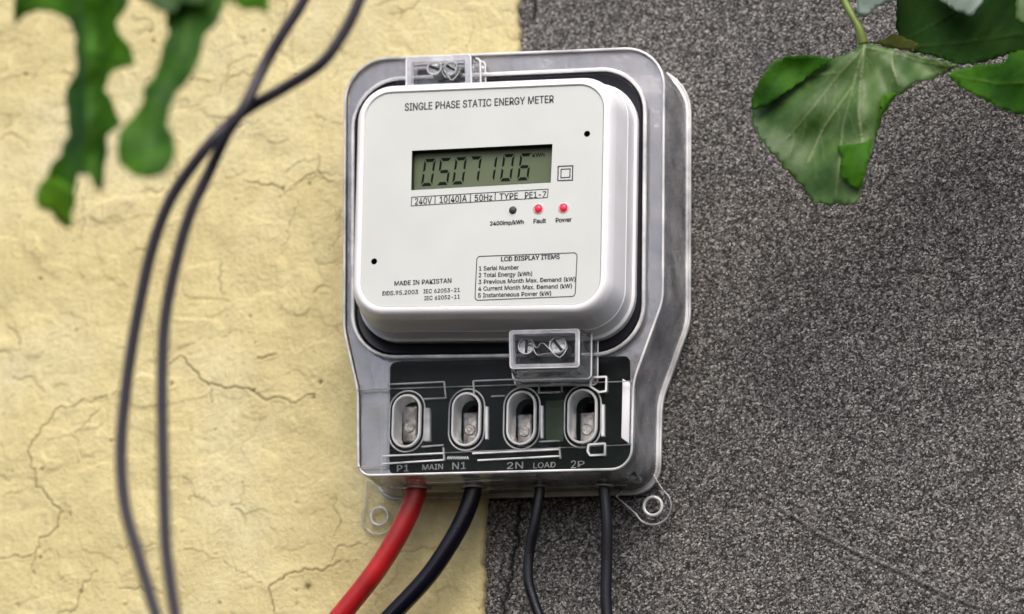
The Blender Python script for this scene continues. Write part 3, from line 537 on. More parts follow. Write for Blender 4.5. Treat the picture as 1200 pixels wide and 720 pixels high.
'K':(467,[104,145,104,216,122,239,139,261,157,282,174,303,193,324,212,344,364,509,448,509,231,276,228,276,60,0,60,509,125,509,125,334,124,225,125,193,125,0,372,0,188,259,228,309,449,0],[12,14,13,-1,12,15,14,-1,7,9,8,-1,7,21,9,-1,21,10,9,-1,6,21,7,-1,12,1,15,-1,1,2,15,-1,2,16,15,-1,5,21,6,-1,5,20,21,-1,10,22,21,-1,4,20,5,-1,3,20,4,-1,0,10,11,-1,0,22,10,-1,2,20,3,-1,2,19,20,-1,16,19,2,-1,17,19,16,-1,12,0,1,-1,18,19,17,-1,12,22,0,-1,18,22,12,-1,19,22,18,-1]),
'L':(393,[60,0,60,509,125,509,125,57,361,57,361,0],[0,2,1,-1,0,3,2,-1,0,4,3,-1,0,5,4,-1]),
'M':(628,[60,0,60,509,152,509,277,187,280,181,282,174,285,167,287,159,290,150,293,141,296,132,299,123,302,113,305,103,308,93,311,84,314,74,317,65,319,57,322,49,307,49,310,57,312,65,315,73,318,83,321,92,324,102,327,111,330,121,333,131,336,140,339,149,342,158,345,167,348,174,350,181,352,187,476,509,568,509,568,0,504,0,504,291,504,299,504,308,504,317,504,327,505,337,505,347,505,358,505,369,505,380,506,391,506,402,506,413,506,424,507,435,507,446,507,457,513,457,509,445,505,433,502,421,498,409,494,397,490,386,486,374,482,363,478,352,474,341,471,331,467,322,464,313,461,305,458,297,456,291,342,0,286,0,170,291,168,297,165,304,162,312,159,321,156,330,152,340,149,350,145,361,141,372,137,384,133,396,129,408,125,420,121,432,116,445,112,457,119,457,119,447,119,437,120,427,120,416,120,405,120,394,121,383,121,372,121,361,121,350,121,339,122,328,122,318,122,309,122,300,122,291,122,0],[0,93,1,-1,93,2,1,-1,93,94,2,-1,94,3,2,-1,36,57,37,-1,57,38,37,-1,57,58,38,-1,58,39,38,-1,0,92,93,-1,95,3,94,-1,36,56,57,-1,59,39,58,-1,96,3,95,-1,36,55,56,-1,60,55,59,-1,55,39,59,-1,0,97,92,-1,97,91,92,-1,97,91,96,-1,91,3,96,-1,36,60,55,-1,60,54,55,-1,36,61,60,-1,90,3,91,-1,0,98,97,-1,36,62,61,-1,89,3,90,-1,0,99,98,-1,36,63,62,-1,88,3,89,-1,0,100,99,-1,36,64,63,-1,87,3,88,-1,0,101,100,-1,36,65,64,-1,86,3,87,-1,0,102,101,-1,36,66,65,-1,85,3,86,-1,0,103,102,-1,36,67,66,-1,84,3,85,-1,0,104,103,-1,36,68,67,-1,83,3,84,-1,0,105,104,-1,36,69,68,-1,82,3,83,-1,0,106,105,-1,36,70,69,-1,81,3,82,-1,0,107,106,-1,36,71,70,-1,80,3,81,-1,0,108,107,-1,36,72,71,-1,79,3,80,-1,0,109,108,-1,36,73,72,-1,78,3,79,-1,0,110,109,-1,36,74,73,-1,77,3,78,-1,0,111,110,-1,76,3,77,-1,36,75,74,-1,76,4,3,-1,35,75,36,-1,76,5,4,-1,34,75,35,-1,76,6,5,-1,33,75,34,-1,76,7,6,-1,32,75,33,-1,76,8,7,-1,31,75,32,-1,76,9,8,-1,30,75,31,-1,76,10,9,-1,29,75,30,-1,76,11,10,-1,28,75,29,-1,76,12,11,-1,27,75,28,-1,76,13,12,-1,26,75,27,-1,76,14,13,-1,25,75,26,-1,76,15,14,-1,24,75,25,-1,76,16,15,-1,23,75,24,-1,76,22,16,-1,22,17,16,-1,22,17,23,-1,17,75,23,-1,18,75,17,-1,76,21,22,-1,19,75,18,-1,76,20,21,-1,76,19,20,-1,76,75,19,-1]),
'N':(523,[60,0,60,509,136,509,343,183,352,169,363,151,375,130,388,107,401,82,414,55,405,54,402,81,401,108,400,134,399,157,399,178,399,195,399,509,463,509,463,0,387,0,202,290,190,310,177,331,164,354,148,381,130,413,108,452,119,454,121,417,122,384,123,354,124,328,125,307,125,291,125,0],[0,27,1,-1,27,2,1,-1,27,28,2,-1,28,3,2,-1,16,18,17,-1,16,19,18,-1,29,26,28,-1,26,3,28,-1,0,29,27,-1,29,26,27,-1,0,30,29,-1,25,3,26,-1,0,31,30,-1,24,3,25,-1,23,3,24,-1,0,32,31,-1,22,3,23,-1,0,33,32,-1,21,3,22,-1,0,34,33,-1,0,35,34,-1,20,3,21,-1,15,19,16,-1,20,4,3,-1,14,19,15,-1,20,5,4,-1,13,19,14,-1,20,6,5,-1,12,19,13,-1,20,7,6,-1,11,19,12,-1,20,8,7,-1,20,10,8,-1,10,9,8,-1,10,19,11,-1,20,19,10,-1]),
'O':(533,[267,-7,205,1,150,25,105,63,70,115,48,179,40,254,48,329,70,393,105,445,150,484,205,508,267,516,329,508,384,484,429,445,464,393,486,329,493,254,486,179,464,115,429,63,384,25,329,1,267,53,310,59,349,76,383,105,408,144,425,194,430,254,425,314,408,365,383,404,349,433,310,450,267,456,223,450,184,433,151,404,125,364,109,314,103,254,109,194,125,144,151,105,184,76,223,59],[11,13,12,-1,10,13,11,-1,10,14,13,-1,9,14,10,-1,9,36,14,-1,36,15,14,-1,9,37,36,-1,35,15,36,-1,34,15,35,-1,9,38,37,-1,8,38,9,-1,34,16,15,-1,33,16,34,-1,8,39,38,-1,32,16,33,-1,8,40,39,-1,7,40,8,-1,32,17,16,-1,31,17,32,-1,7,41,40,-1,6,41,7,-1,31,18,17,-1,30,18,31,-1,6,42,41,-1,5,42,6,-1,5,43,42,-1,29,18,30,-1,29,19,18,-1,5,44,43,-1,28,19,29,-1,4,44,5,-1,28,20,19,-1,4,45,44,-1,27,20,28,-1,3,45,4,-1,27,21,20,-1,3,46,45,-1,26,21,27,-1,3,47,46,-1,25,21,26,-1,25,22,21,-1,2,47,3,-1,2,24,47,-1,24,22,25,-1,2,22,24,-1,1,22,2,-1,1,23,22,-1,1,0,23,-1]),
'P':(445,[60,0,60,509,235,509,289,503,332,487,366,462,390,430,404,391,409,348,404,304,390,265,366,233,332,207,289,191,235,186,109,186,109,242,233,242,269,246,297,256,318,272,333,294,342,319,344,348,342,376,333,402,318,423,297,439,268,449,232,452,125,452,125,0],[0,30,1,-1,30,2,1,-1,30,3,2,-1,30,4,3,-1,30,5,4,-1,30,29,5,-1,29,28,5,-1,28,6,5,-1,0,16,30,-1,16,31,30,-1,27,6,28,-1,26,6,27,-1,26,7,6,-1,25,7,26,-1,24,7,25,-1,24,8,7,-1,23,8,24,-1,22,8,23,-1,22,9,8,-1,21,9,22,-1,21,10,9,-1,20,10,21,-1,19,10,20,-1,19,11,10,-1,18,11,19,-1,17,11,18,-1,0,15,16,-1,31,17,16,-1,31,14,17,-1,14,11,17,-1,14,12,11,-1,14,13,12,-1,0,14,15,-1,0,31,14,-1]),
'R':(449,[60,0,60,509,236,509,290,504,333,489,367,465,390,433,405,395,409,352,405,309,390,271,367,240,333,217,289,203,236,198,96,198,96,255,234,255,269,258,298,267,319,281,334,300,342,324,345,352,342,380,334,405,319,425,298,440,269,449,233,452,125,452,125,0,353,0,230,229,303,229,428,0],[0,16,1,-1,16,30,1,-1,30,2,1,-1,30,3,2,-1,30,4,3,-1,30,5,4,-1,30,29,5,-1,29,28,5,-1,28,6,5,-1,16,31,30,-1,27,6,28,-1,26,6,27,-1,26,7,6,-1,25,7,26,-1,24,7,25,-1,24,8,7,-1,23,8,24,-1,22,8,23,-1,22,9,8,-1,21,9,22,-1,21,10,9,-1,20,10,21,-1,19,10,20,-1,19,11,10,-1,18,11,19,-1,17,11,18,-1,0,15,16,-1,31,17,16,-1,31,33,17,-1,33,11,17,-1,33,34,11,-1,34,12,11,-1,31,14,33,-1,14,32,33,-1,35,12,34,-1,13,35,12,-1,14,35,13,-1,0,14,15,-1,0,31,14,-1,32,35,14,-1]),
'S':(447,[224,-9,172,-4,128,9,91,31,64,60,46,96,38,137,104,137,110,110,123,88,142,71,166,59,194,52,224,49,257,52,286,60,311,74,329,92,341,114,346,139,342,161,332,179,316,193,296,205,272,214,245,222,184,239,128,260,86,289,60,326,52,372,58,413,75,448,102,476,138,498,180,511,227,516,275,511,316,498,351,476,377,449,394,415,401,378,337,378,326,412,302,437,267,453,225,459,194,456,167,448,145,435,129,418,118,398,115,376,119,352,131,334,148,319,169,308,191,300,212,293,264,279,287,272,312,264,336,252,359,238,379,220,395,198,405,171,408,139,403,99,386,64,360,34,323,11,278,-4],[35,37,36,-1,34,37,35,-1,34,38,37,-1,33,38,34,-1,33,39,38,-1,33,40,39,-1,32,47,33,-1,47,40,33,-1,32,48,47,-1,46,40,47,-1,32,49,48,-1,45,40,46,-1,45,41,40,-1,31,49,32,-1,31,50,49,-1,44,41,45,-1,31,51,50,-1,31,52,51,-1,44,42,41,-1,30,52,31,-1,43,42,44,-1,30,53,52,-1,30,54,53,-1,29,54,30,-1,29,55,54,-1,29,56,55,-1,28,56,29,-1,28,57,56,-1,28,58,57,-1,28,59,58,-1,28,60,59,-1,27,60,28,-1,27,61,60,-1,27,62,61,-1,27,63,62,-1,26,63,27,-1,26,64,63,-1,25,64,26,-1,25,65,64,-1,24,65,25,-1,24,66,65,-1,23,66,24,-1,22,66,23,-1,22,67,66,-1,21,67,22,-1,20,67,21,-1,20,68,67,-1,19,68,20,-1,18,68,19,-1,18,69,68,-1,5,7,6,-1,5,8,7,-1,17,69,18,-1,5,9,8,-1,17,70,69,-1,4,9,5,-1,16,70,17,-1,4,10,9,-1,15,70,16,-1,4,11,10,-1,15,71,70,-1,14,71,15,-1,3,11,4,-1,3,12,11,-1,13,71,14,-1,3,13,12,-1,3,71,13,-1,3,72,71,-1,2,72,3,-1,2,73,72,-1,1,73,2,-1,1,0,73,-1]),
'T':(449,[32,452,32,509,417,509,417,452,257,452,257,0,193,0,193,452],[0,2,1,-1,0,3,2,-1,7,3,0,-1,6,4,7,-1,4,3,7,-1,6,5,4,-1]),
'V':(480,[204,0,16,509,84,509,192,206,203,176,215,137,230,89,248,31,235,31,252,90,267,138,279,176,290,206,395,509,463,509,278,0],[0,2,1,-1,0,3,2,-1,12,14,13,-1,12,15,14,-1,0,4,3,-1,11,15,12,-1,10,15,11,-1,0,5,4,-1,9,15,10,-1,0,6,5,-1,8,7,9,-1,7,15,9,-1,0,7,6,-1,0,15,7,-1]),
'W':(686,[155,0,16,509,82,509,163,196,170,171,175,145,181,120,187,94,192,67,197,40,189,40,194,67,200,94,205,120,211,145,218,171,224,196,306,509,380,509,462,196,468,171,474,145,480,120,486,94,492,67,497,40,488,40,493,67,499,94,504,120,510,145,517,171,523,196,603,509,670,509,530,0,455,0,368,323,359,356,351,391,344,431,336,475,350,475,342,433,335,395,327,359,318,323,230,0],[0,2,1,-1,0,3,2,-1,16,41,17,-1,41,18,17,-1,41,42,18,-1,42,19,18,-1,32,34,33,-1,32,35,34,-1,16,43,41,-1,43,40,41,-1,43,40,42,-1,40,19,42,-1,16,44,43,-1,39,19,40,-1,16,45,44,-1,38,19,39,-1,16,46,45,-1,37,19,38,-1,16,47,46,-1,36,19,37,-1,0,4,3,-1,15,47,16,-1,36,20,19,-1,31,35,32,-1,0,5,4,-1,14,47,15,-1,36,21,20,-1,30,35,31,-1,0,6,5,-1,13,47,14,-1,36,22,21,-1,29,35,30,-1,0,7,6,-1,12,47,13,-1,36,23,22,-1,28,35,29,-1,0,8,7,-1,11,47,12,-1,36,24,23,-1,27,35,28,-1,0,10,8,-1,10,9,8,-1,10,47,11,-1,36,26,24,-1,26,25,24,-1,26,35,27,-1,0,47,10,-1,36,35,26,-1]),
'Y':(472,[203,0,203,208,16,509,91,509,192,344,208,318,222,292,236,264,250,230,224,230,237,265,251,293,265,318,280,344,381,509,455,509,268,208,268,0],[1,3,2,-1,1,4,3,-1,13,15,14,-1,13,16,15,-1,1,5,4,-1,12,16,13,-1,11,16,12,-1,1,6,5,-1,10,16,11,-1,1,7,6,-1,9,8,10,-1,8,16,10,-1,1,8,7,-1,1,16,8,-1,0,16,1,-1,0,17,16,-1]),
'a':(389,[160,-9,126,-5,94,5,68,22,48,45,35,73,30,108,34,138,43,161,58,179,78,193,100,203,125,211,152,216,178,220,209,224,234,227,252,230,265,235,273,243,276,255,276,257,273,279,267,297,256,311,240,322,220,329,196,331,171,329,149,322,132,313,118,301,107,288,100,274,41,291,57,322,79,346,104,364,133,375,163,382,194,384,215,383,239,379,263,372,286,360,306,343,322,320,333,290,337,251,337,0,277,0,277,52,272,52,264,38,252,25,236,12,215,1,190,-6,170,45,202,49,228,59,248,74,263,93,272,115,276,138,276,190,270,186,259,182,246,179,231,176,216,173,200,171,186,169,175,168,154,164,134,159,117,150,103,139,95,124,92,105,94,87,102,72,114,61,130,52,149,47],[39,41,40,-1,39,42,41,-1,38,42,39,-1,38,43,42,-1,37,43,38,-1,37,44,43,-1,36,44,37,-1,36,45,44,-1,35,45,36,-1,35,27,45,-1,27,46,45,-1,35,28,27,-1,26,46,27,-1,35,29,28,-1,25,46,26,-1,35,30,29,-1,34,30,35,-1,24,46,25,-1,24,47,46,-1,34,31,30,-1,23,47,24,-1,34,32,31,-1,22,47,23,-1,33,32,34,-1,22,48,47,-1,21,48,22,-1,20,48,21,-1,19,48,20,-1,19,49,48,-1,18,49,19,-1,17,65,18,-1,65,49,18,-1,16,65,17,-1,15,65,16,-1,14,65,15,-1,13,65,14,-1,12,65,13,-1,11,65,12,-1,10,65,11,-1,9,65,10,-1,9,66,65,-1,64,49,65,-1,9,67,66,-1,9,68,67,-1,8,68,9,-1,8,69,68,-1,8,70,69,-1,8,71,70,-1,8,72,71,-1,8,73,72,-1,8,74,73,-1,8,75,74,-1,7,75,8,-1,7,76,75,-1,7,77,76,-1,7,78,77,-1,63,49,64,-1,6,78,7,-1,6,79,78,-1,62,49,63,-1,5,79,6,-1,5,80,79,-1,61,51,62,-1,51,49,62,-1,5,81,80,-1,60,51,61,-1,4,81,5,-1,4,82,81,-1,4,83,82,-1,59,52,60,-1,52,51,60,-1,4,84,83,-1,59,53,52,-1,50,49,51,-1,58,53,59,-1,4,58,84,-1,4,53,58,-1,3,53,4,-1,3,54,53,-1,3,55,54,-1,2,55,3,-1,2,56,55,-1,1,56,2,-1,1,57,56,-1,0,57,1,-1]),
'b':(424,[229,-8,198,-5,172,4,153,17,138,31,127,46,118,59,112,59,112,0,53,0,53,509,114,509,114,319,118,319,127,331,137,346,152,360,171,373,197,381,229,384,274,378,313,361,345,332,370,293,385,245,390,189,385,133,370,84,346,45,313,16,274,-2,220,47,253,51,279,66,301,88,316,117,325,151,328,189,325,227,316,261,301,290,280,311,253,325,220,330,188,325,161,312,140,291,125,263,116,229,113,189,116,150,125,115,140,86,162,65,188,51],[9,11,10,-1,9,12,11,-1,18,20,19,-1,17,20,18,-1,17,21,20,-1,16,21,17,-1,16,22,21,-1,15,22,16,-1,14,22,15,-1,14,43,22,-1,43,42,22,-1,42,23,22,-1,13,43,14,-1,13,44,43,-1,13,45,44,-1,41,23,42,-1,9,13,12,-1,9,47,13,-1,47,46,13,-1,46,45,13,-1,40,23,41,-1,40,24,23,-1,39,24,40,-1,9,48,47,-1,38,24,39,-1,38,25,24,-1,9,49,48,-1,37,25,38,-1,9,50,49,-1,36,25,37,-1,36,26,25,-1,35,26,36,-1,9,51,50,-1,35,27,26,-1,34,27,35,-1,9,7,51,-1,7,52,51,-1,33,27,34,-1,7,53,52,-1,33,28,27,-1,32,28,33,-1,7,6,53,-1,6,54,53,-1,9,8,7,-1,5,54,6,-1,31,28,32,-1,5,31,54,-1,5,28,31,-1,4,28,5,-1,4,29,28,-1,3,29,4,-1,2,29,3,-1,2,30,29,-1,1,30,2,-1,1,0,30,-1]),
'd':(424,[195,-8,151,-2,111,16,79,45,55,84,39,133,34,189,39,245,55,293,79,332,112,361,151,378,196,384,228,381,253,373,272,360,287,346,298,331,306,319,311,319,311,509,372,509,372,0,313,0,313,59,307,59,298,46,287,31,272,17,252,4,227,-5,205,47,236,51,263,65,284,86,299,115,309,150,312,189,309,229,300,263,284,291,263,312,237,325,205,330,172,325,145,311,124,290,108,261,99,227,96,189,99,151,109,117,124,88,145,66,172,51],[19,21,20,-1,19,22,21,-1,11,13,12,-1,11,14,13,-1,10,14,11,-1,10,15,14,-1,9,15,10,-1,9,16,15,-1,9,17,16,-1,8,44,9,-1,44,43,9,-1,43,17,9,-1,43,18,17,-1,42,18,43,-1,41,18,42,-1,8,45,44,-1,41,19,18,-1,41,40,19,-1,40,39,19,-1,39,22,19,-1,8,46,45,-1,7,46,8,-1,7,47,46,-1,38,22,39,-1,7,48,47,-1,6,48,7,-1,37,22,38,-1,6,49,48,-1,6,50,49,-1,36,22,37,-1,5,50,6,-1,5,51,50,-1,35,22,36,-1,4,51,5,-1,4,52,51,-1,34,24,35,-1,24,22,35,-1,4,53,52,-1,33,24,34,-1,3,53,4,-1,3,54,53,-1,32,25,33,-1,25,24,33,-1,32,26,25,-1,23,22,24,-1,3,31,54,-1,31,26,32,-1,3,26,31,-1,3,27,26,-1,2,27,3,-1,2,28,27,-1,2,29,28,-1,1,29,2,-1,1,30,29,-1,0,30,1,-1]),
'e':(404,[212,-8,177,-5,145,3,117,16,92,35,72,58,56,85,44,116,37,150,34,187,36,224,44,258,55,290,71,317,91,340,115,359,142,373,172,382,205,384,226,383,246,380,266,374,285,366,303,355,319,341,334,324,347,305,357,282,365,256,370,227,371,194,371,169,75,169,75,221,338,221,310,202,308,226,304,248,298,269,288,286,277,301,263,314,246,323,227,328,205,330,183,328,164,323,146,313,131,301,119,286,109,270,102,251,97,231,96,211,96,178,98,151,102,127,110,106,121,88,135,73,151,61,169,53,190,48,212,46,227,47,241,49,254,53,265,58,276,65,285,73,294,82,300,93,306,105,365,91,358,72,348,55,335,39,320,26,302,14,283,4,261,-3,237,-7],[17,19,18,-1,17,20,19,-1,16,20,17,-1,16,21,20,-1,16,22,21,-1,15,22,16,-1,15,23,22,-1,14,23,15,-1,14,24,23,-1,14,25,24,-1,13,45,14,-1,45,44,14,-1,44,25,14,-1,43,25,44,-1,42,25,43,-1,13,46,45,-1,42,26,25,-1,41,26,42,-1,13,47,46,-1,12,47,13,-1,40,26,41,-1,12,48,47,-1,40,27,26,-1,39,27,40,-1,12,49,48,-1,11,49,12,-1,11,50,49,-1,38,27,39,-1,38,28,27,-1,11,51,50,-1,37,28,38,-1,10,51,11,-1,37,29,28,-1,10,52,51,-1,36,29,37,-1,10,33,52,-1,33,53,52,-1,36,34,29,-1,34,30,29,-1,35,34,36,-1,9,33,10,-1,9,32,33,-1,53,34,33,-1,53,30,34,-1,54,30,53,-1,54,31,30,-1,8,32,9,-1,55,31,54,-1,8,31,32,-1,8,55,31,-1,8,56,55,-1,7,56,8,-1,7,57,56,-1,6,57,7,-1,6,58,57,-1,71,73,72,-1,70,73,71,-1,70,74,73,-1,6,59,58,-1,5,59,6,-1,69,74,70,-1,5,60,59,-1,68,74,69,-1,68,75,74,-1,67,75,68,-1,5,61,60,-1,66,75,67,-1,4,61,5,-1,66,76,75,-1,4,62,61,-1,65,76,66,-1,64,76,65,-1,4,63,62,-1,63,76,64,-1,4,76,63,-1,4,77,76,-1,3,77,4,-1,3,78,77,-1,2,78,3,-1,2,79,78,-1,2,80,79,-1,1,80,2,-1,1,81,80,-1,0,81,1,-1]),
'g':(425,[207,-151,168,-148,134,-140,105,-127,82,-110,64,-91,51,-69,101,-41,110,-53,122,-66,136,-78,154,-88,178,-95,207,-97,249,-92,282,-75,304,-47,311,-6,311,68,306,68,298,56,287,41,272,28,252,16,227,8,195,5,152,10,113,27,80,53,55,90,39,136,34,191,39,246,55,293,80,332,112,361,152,378,196,384,228,382,253,373,273,360,288,346,299,331,308,319,313,319,313,379,372,379,372,-9,367,-54,350,-90,324,-117,291,-136,251,-147,205,59,237,63,264,75,285,95,300,121,309,154,312,193,309,231,300,264,285,291,264,312,237,325,205,330,172,325,145,312,124,290,109,262,99,229,96,193,99,155,109,123,124,96,145,76,172,63],[36,38,37,-1,36,39,38,-1,44,46,45,-1,44,47,46,-1,35,39,36,-1,35,40,39,-1,34,40,35,-1,34,41,40,-1,34,42,41,-1,33,66,34,-1,66,65,34,-1,65,42,34,-1,65,43,42,-1,64,43,65,-1,63,43,64,-1,33,67,66,-1,63,44,43,-1,63,62,44,-1,62,61,44,-1,61,60,44,-1,60,47,44,-1,33,68,67,-1,32,68,33,-1,32,69,68,-1,32,70,69,-1,31,70,32,-1,59,47,60,-1,31,71,70,-1,31,72,71,-1,58,47,59,-1,30,72,31,-1,30,73,72,-1,57,47,58,-1,29,73,30,-1,29,74,73,-1,56,18,57,-1,18,47,57,-1,29,75,74,-1,55,18,56,-1,28,75,29,-1,28,76,75,-1,54,19,55,-1,19,18,55,-1,54,20,19,-1,17,47,18,-1,28,53,76,-1,53,20,54,-1,28,20,53,-1,28,21,20,-1,27,21,28,-1,27,22,21,-1,27,23,22,-1,26,23,27,-1,26,24,23,-1,25,24,26,-1,16,47,17,-1,16,48,47,-1,6,8,7,-1,15,48,16,-1,6,9,8,-1,15,49,48,-1,6,10,9,-1,5,10,6,-1,14,49,15,-1,5,11,10,-1,5,12,11,-1,14,50,49,-1,4,12,5,-1,13,50,14,-1,4,13,12,-1,4,50,13,-1,3,50,4,-1,3,51,50,-1,2,51,3,-1,2,52,51,-1,1,52,2,-1,1,0,52,-1]),
'h':(410,[114,227,114,0,53,0,53,509,114,509,114,287,102,287,124,332,152,362,187,379,227,384,264,380,295,369,321,349,341,321,353,285,357,240,357,0,296,0,296,235,290,275,273,304,246,323,210,329,184,326,161,317,141,303,126,283,117,257],[2,4,3,-1,2,6,4,-1,6,5,4,-1,9,11,10,-1,9,12,11,-1,8,12,9,-1,8,13,12,-1,7,13,8,-1,7,23,13,-1,23,14,13,-1,6,25,7,-1,25,24,7,-1,24,23,7,-1,22,14,23,-1,21,14,22,-1,21,15,14,-1,6,26,25,-1,20,15,21,-1,6,27,26,-1,2,28,6,-1,28,27,6,-1,20,16,15,-1,19,16,20,-1,2,0,28,-1,19,17,16,-1,18,17,19,-1,2,1,0,-1]),
'i':(167,[84,443,67,446,54,455,44,468,41,483,44,499,54,512,67,521,84,524,100,521,114,512,123,499,126,483,123,468,114,455,100,446,53,0,53,379,114,379,114,0],[16,18,17,-1,16,19,18,-1,7,9,8,-1,6,9,7,-1,6,10,9,-1,5,10,6,-1,5,11,10,-1,4,11,5,-1,4,12,11,-1,3,12,4,-1,3,13,12,-1,2,13,3,-1,2,14,13,-1,1,14,2,-1,1,15,14,-1,0,15,1,-1]),
'k':(381,[110,137,110,212,121,212,284,379,360,379,184,199,177,199,53,0,53,509,114,509,114,0,294,0,148,186,191,229,372,0],[7,9,8,-1,7,1,9,-1,1,10,9,-1,2,4,3,-1,2,13,4,-1,13,5,4,-1,2,12,13,-1,5,14,13,-1,7,0,1,-1,10,2,1,-1,10,12,2,-1,0,5,6,-1,0,14,5,-1,10,11,12,-1,7,14,0,-1,10,14,7,-1,11,14,10,-1]),
'l':(189,[139,-2,101,3,74,20,58,47,53,84,53,509,114,509,114,99,115,77,120,62,130,54,146,52,154,52,160,53,165,53,170,54,181,3,172,1,162,-1,151,-2],[4,6,5,-1,4,7,6,-1,4,8,7,-1,3,8,4,-1,3,9,8,-1,3,10,9,-1,3,11,10,-1,14,16,15,-1,13,16,14,-1,12,16,13,-1,11,16,12,-1,3,16,11,-1,2,16,3,-1,1,16,2,-1,0,16,1,-1,0,17,16,-1,0,18,17,-1,0,19,18,-1]),
'm':(610,[53,0,53,379,112,379,112,295,108,295,118,323,132,346,151,363,172,376,195,384,219,386,257,380,287,361,309,331,321,295,312,295,322,321,337,343,357,361,381,375,407,383,437,386,468,383,497,372,522,354,541,328,553,296,557,255,557,0,496,0,496,254,490,289,473,313,447,326,419,330,395,328,374,320,358,307,345,290,338,270,335,247,335,0,274,0,274,260,269,288,253,311,229,326,199,330,178,328,158,320,140,307,126,289,117,266,114,238,114,0],[9,11,10,-1,20,22,21,-1,8,11,9,-1,19,22,20,-1,19,23,22,-1,8,12,11,-1,0,2,1,-1,0,4,2,-1,4,3,2,-1,7,12,8,-1,18,23,19,-1,18,24,23,-1,6,12,7,-1,17,24,18,-1,6,13,12,-1,17,25,24,-1,5,47,6,-1,47,13,6,-1,16,34,17,-1,34,25,17,-1,47,46,13,-1,46,14,13,-1,5,48,47,-1,16,35,34,-1,33,25,34,-1,33,26,25,-1,5,49,48,-1,16,36,35,-1,32,26,33,-1,45,14,46,-1,4,49,5,-1,15,36,16,-1,4,50,49,-1,15,37,36,-1,31,26,32,-1,44,15,45,-1,15,14,45,-1,4,51,50,-1,15,38,37,-1,31,27,26,-1,0,52,4,-1,52,51,4,-1,44,38,15,-1,44,39,38,-1,30,27,31,-1,43,39,44,-1,43,40,39,-1,0,53,52,-1,42,40,43,-1,30,28,27,-1,29,28,30,-1,42,41,40,-1,0,54,53,-1]),
'n':(410,[114,227,114,0,53,0,53,379,112,379,112,287,102,287,124,332,152,362,187,379,227,384,264,380,295,369,321,349,341,321,353,285,357,240,357,0,296,0,296,235,290,275,273,304,246,323,210,329,184,326,161,317,141,303,126,283,117,257],[9,11,10,-1,9,12,11,-1,2,4,3,-1,2,6,4,-1,6,5,4,-1,8,12,9,-1,8,13,12,-1,7,13,8,-1,7,23,13,-1,23,14,13,-1,6,25,7,-1,25,24,7,-1,24,23,7,-1,22,14,23,-1,21,14,22,-1,21,15,14,-1,6,26,25,-1,20,15,21,-1,6,27,26,-1,2,28,6,-1,28,27,6,-1,20,16,15,-1,19,16,20,-1,2,0,28,-1,19,17,16,-1,18,17,19,-1,2,1,0,-1]),
'o':(415,[207,-8,159,-2,117,16,82,46,56,85,40,133,34,187,40,243,56,291,82,330,117,360,159,378,207,384,256,378,299,360,333,330,359,291,376,243,381,187,376,133,359,85,333,46,299,16,256,-2,207,46,242,51,270,66,292,89,307,117,316,151,319,187,316,224,307,258,292,287,270,310,242,325,207,330,173,325,145,310,124,287,108,258,99,224,96,187,99,151,108,117,124,89,145,66,173,51],[11,13,12,-1,10,13,11,-1,10,14,13,-1,9,14,10,-1,9,15,14,-1,8,37,9,-1,37,36,9,-1,36,15,9,-1,36,35,15,-1,35,16,15,-1,8,38,37,-1,34,16,35,-1,8,39,38,-1,33,16,34,-1,7,39,8,-1,33,17,16,-1,7,40,39,-1,32,17,33,-1,7,41,40,-1,31,17,32,-1,6,41,7,-1,31,18,17,-1,6,42,41,-1,30,18,31,-1,5,42,6,-1,5,43,42,-1,29,18,30,-1,29,19,18,-1,5,44,43,-1,28,19,29,-1,28,20,19,-1,4,44,5,-1,4,45,44,-1,27,20,28,-1,4,46,45,-1,26,20,27,-1,3,46,4,-1,26,21,20,-1,3,47,46,-1,25,21,26,-1,3,24,47,-1,24,21,25,-1,3,21,24,-1,2,21,3,-1,2,22,21,-1,1,22,2,-1,1,23,22,-1,0,23,1,-1]),
'p':(424,[53,-143,53,379,112,379,112,319,118,319,126,331,137,346,152,360,171,373,197,381,229,384,274,378,313,361,345,332,370,293,385,245,390,189,385,133,370,84,346,45,313,16,274,-2,229,-8,198,-5,173,4,153,17,138,31,127,46,118,59,114,59,114,-143,220,47,253,51,279,66,301,88,316,117,325,151,328,189,325,227,316,261,301,290,280,311,253,325,220,330,188,325,161,312,140,291,125,263,116,229,113,189,116,150,125,115,140,86,162,65,188,51],[9,11,10,-1,8,11,9,-1,0,2,1,-1,0,3,2,-1,8,12,11,-1,7,12,8,-1,7,13,12,-1,6,13,7,-1,5,13,6,-1,5,43,13,-1,43,42,13,-1,42,14,13,-1,4,43,5,-1,4,44,43,-1,4,45,44,-1,41,14,42,-1,0,4,3,-1,0,48,4,-1,48,47,4,-1,47,46,4,-1,46,45,4,-1,40,14,41,-1,40,15,14,-1,39,15,40,-1,38,15,39,-1,38,16,15,-1,0,49,48,-1,37,16,38,-1,0,50,49,-1,36,16,37,-1,36,17,16,-1,35,17,36,-1,0,51,50,-1,35,18,17,-1,34,18,35,-1,0,29,51,-1,29,52,51,-1,33,18,34,-1,29,53,52,-1,33,19,18,-1,32,19,33,-1,29,28,53,-1,28,54,53,-1,0,30,29,-1,27,54,28,-1,31,19,32,-1,27,31,54,-1,27,19,31,-1,26,19,27,-1,26,20,19,-1,25,20,26,-1,24,20,25,-1,24,21,20,-1,23,21,24,-1,23,22,21,-1]),
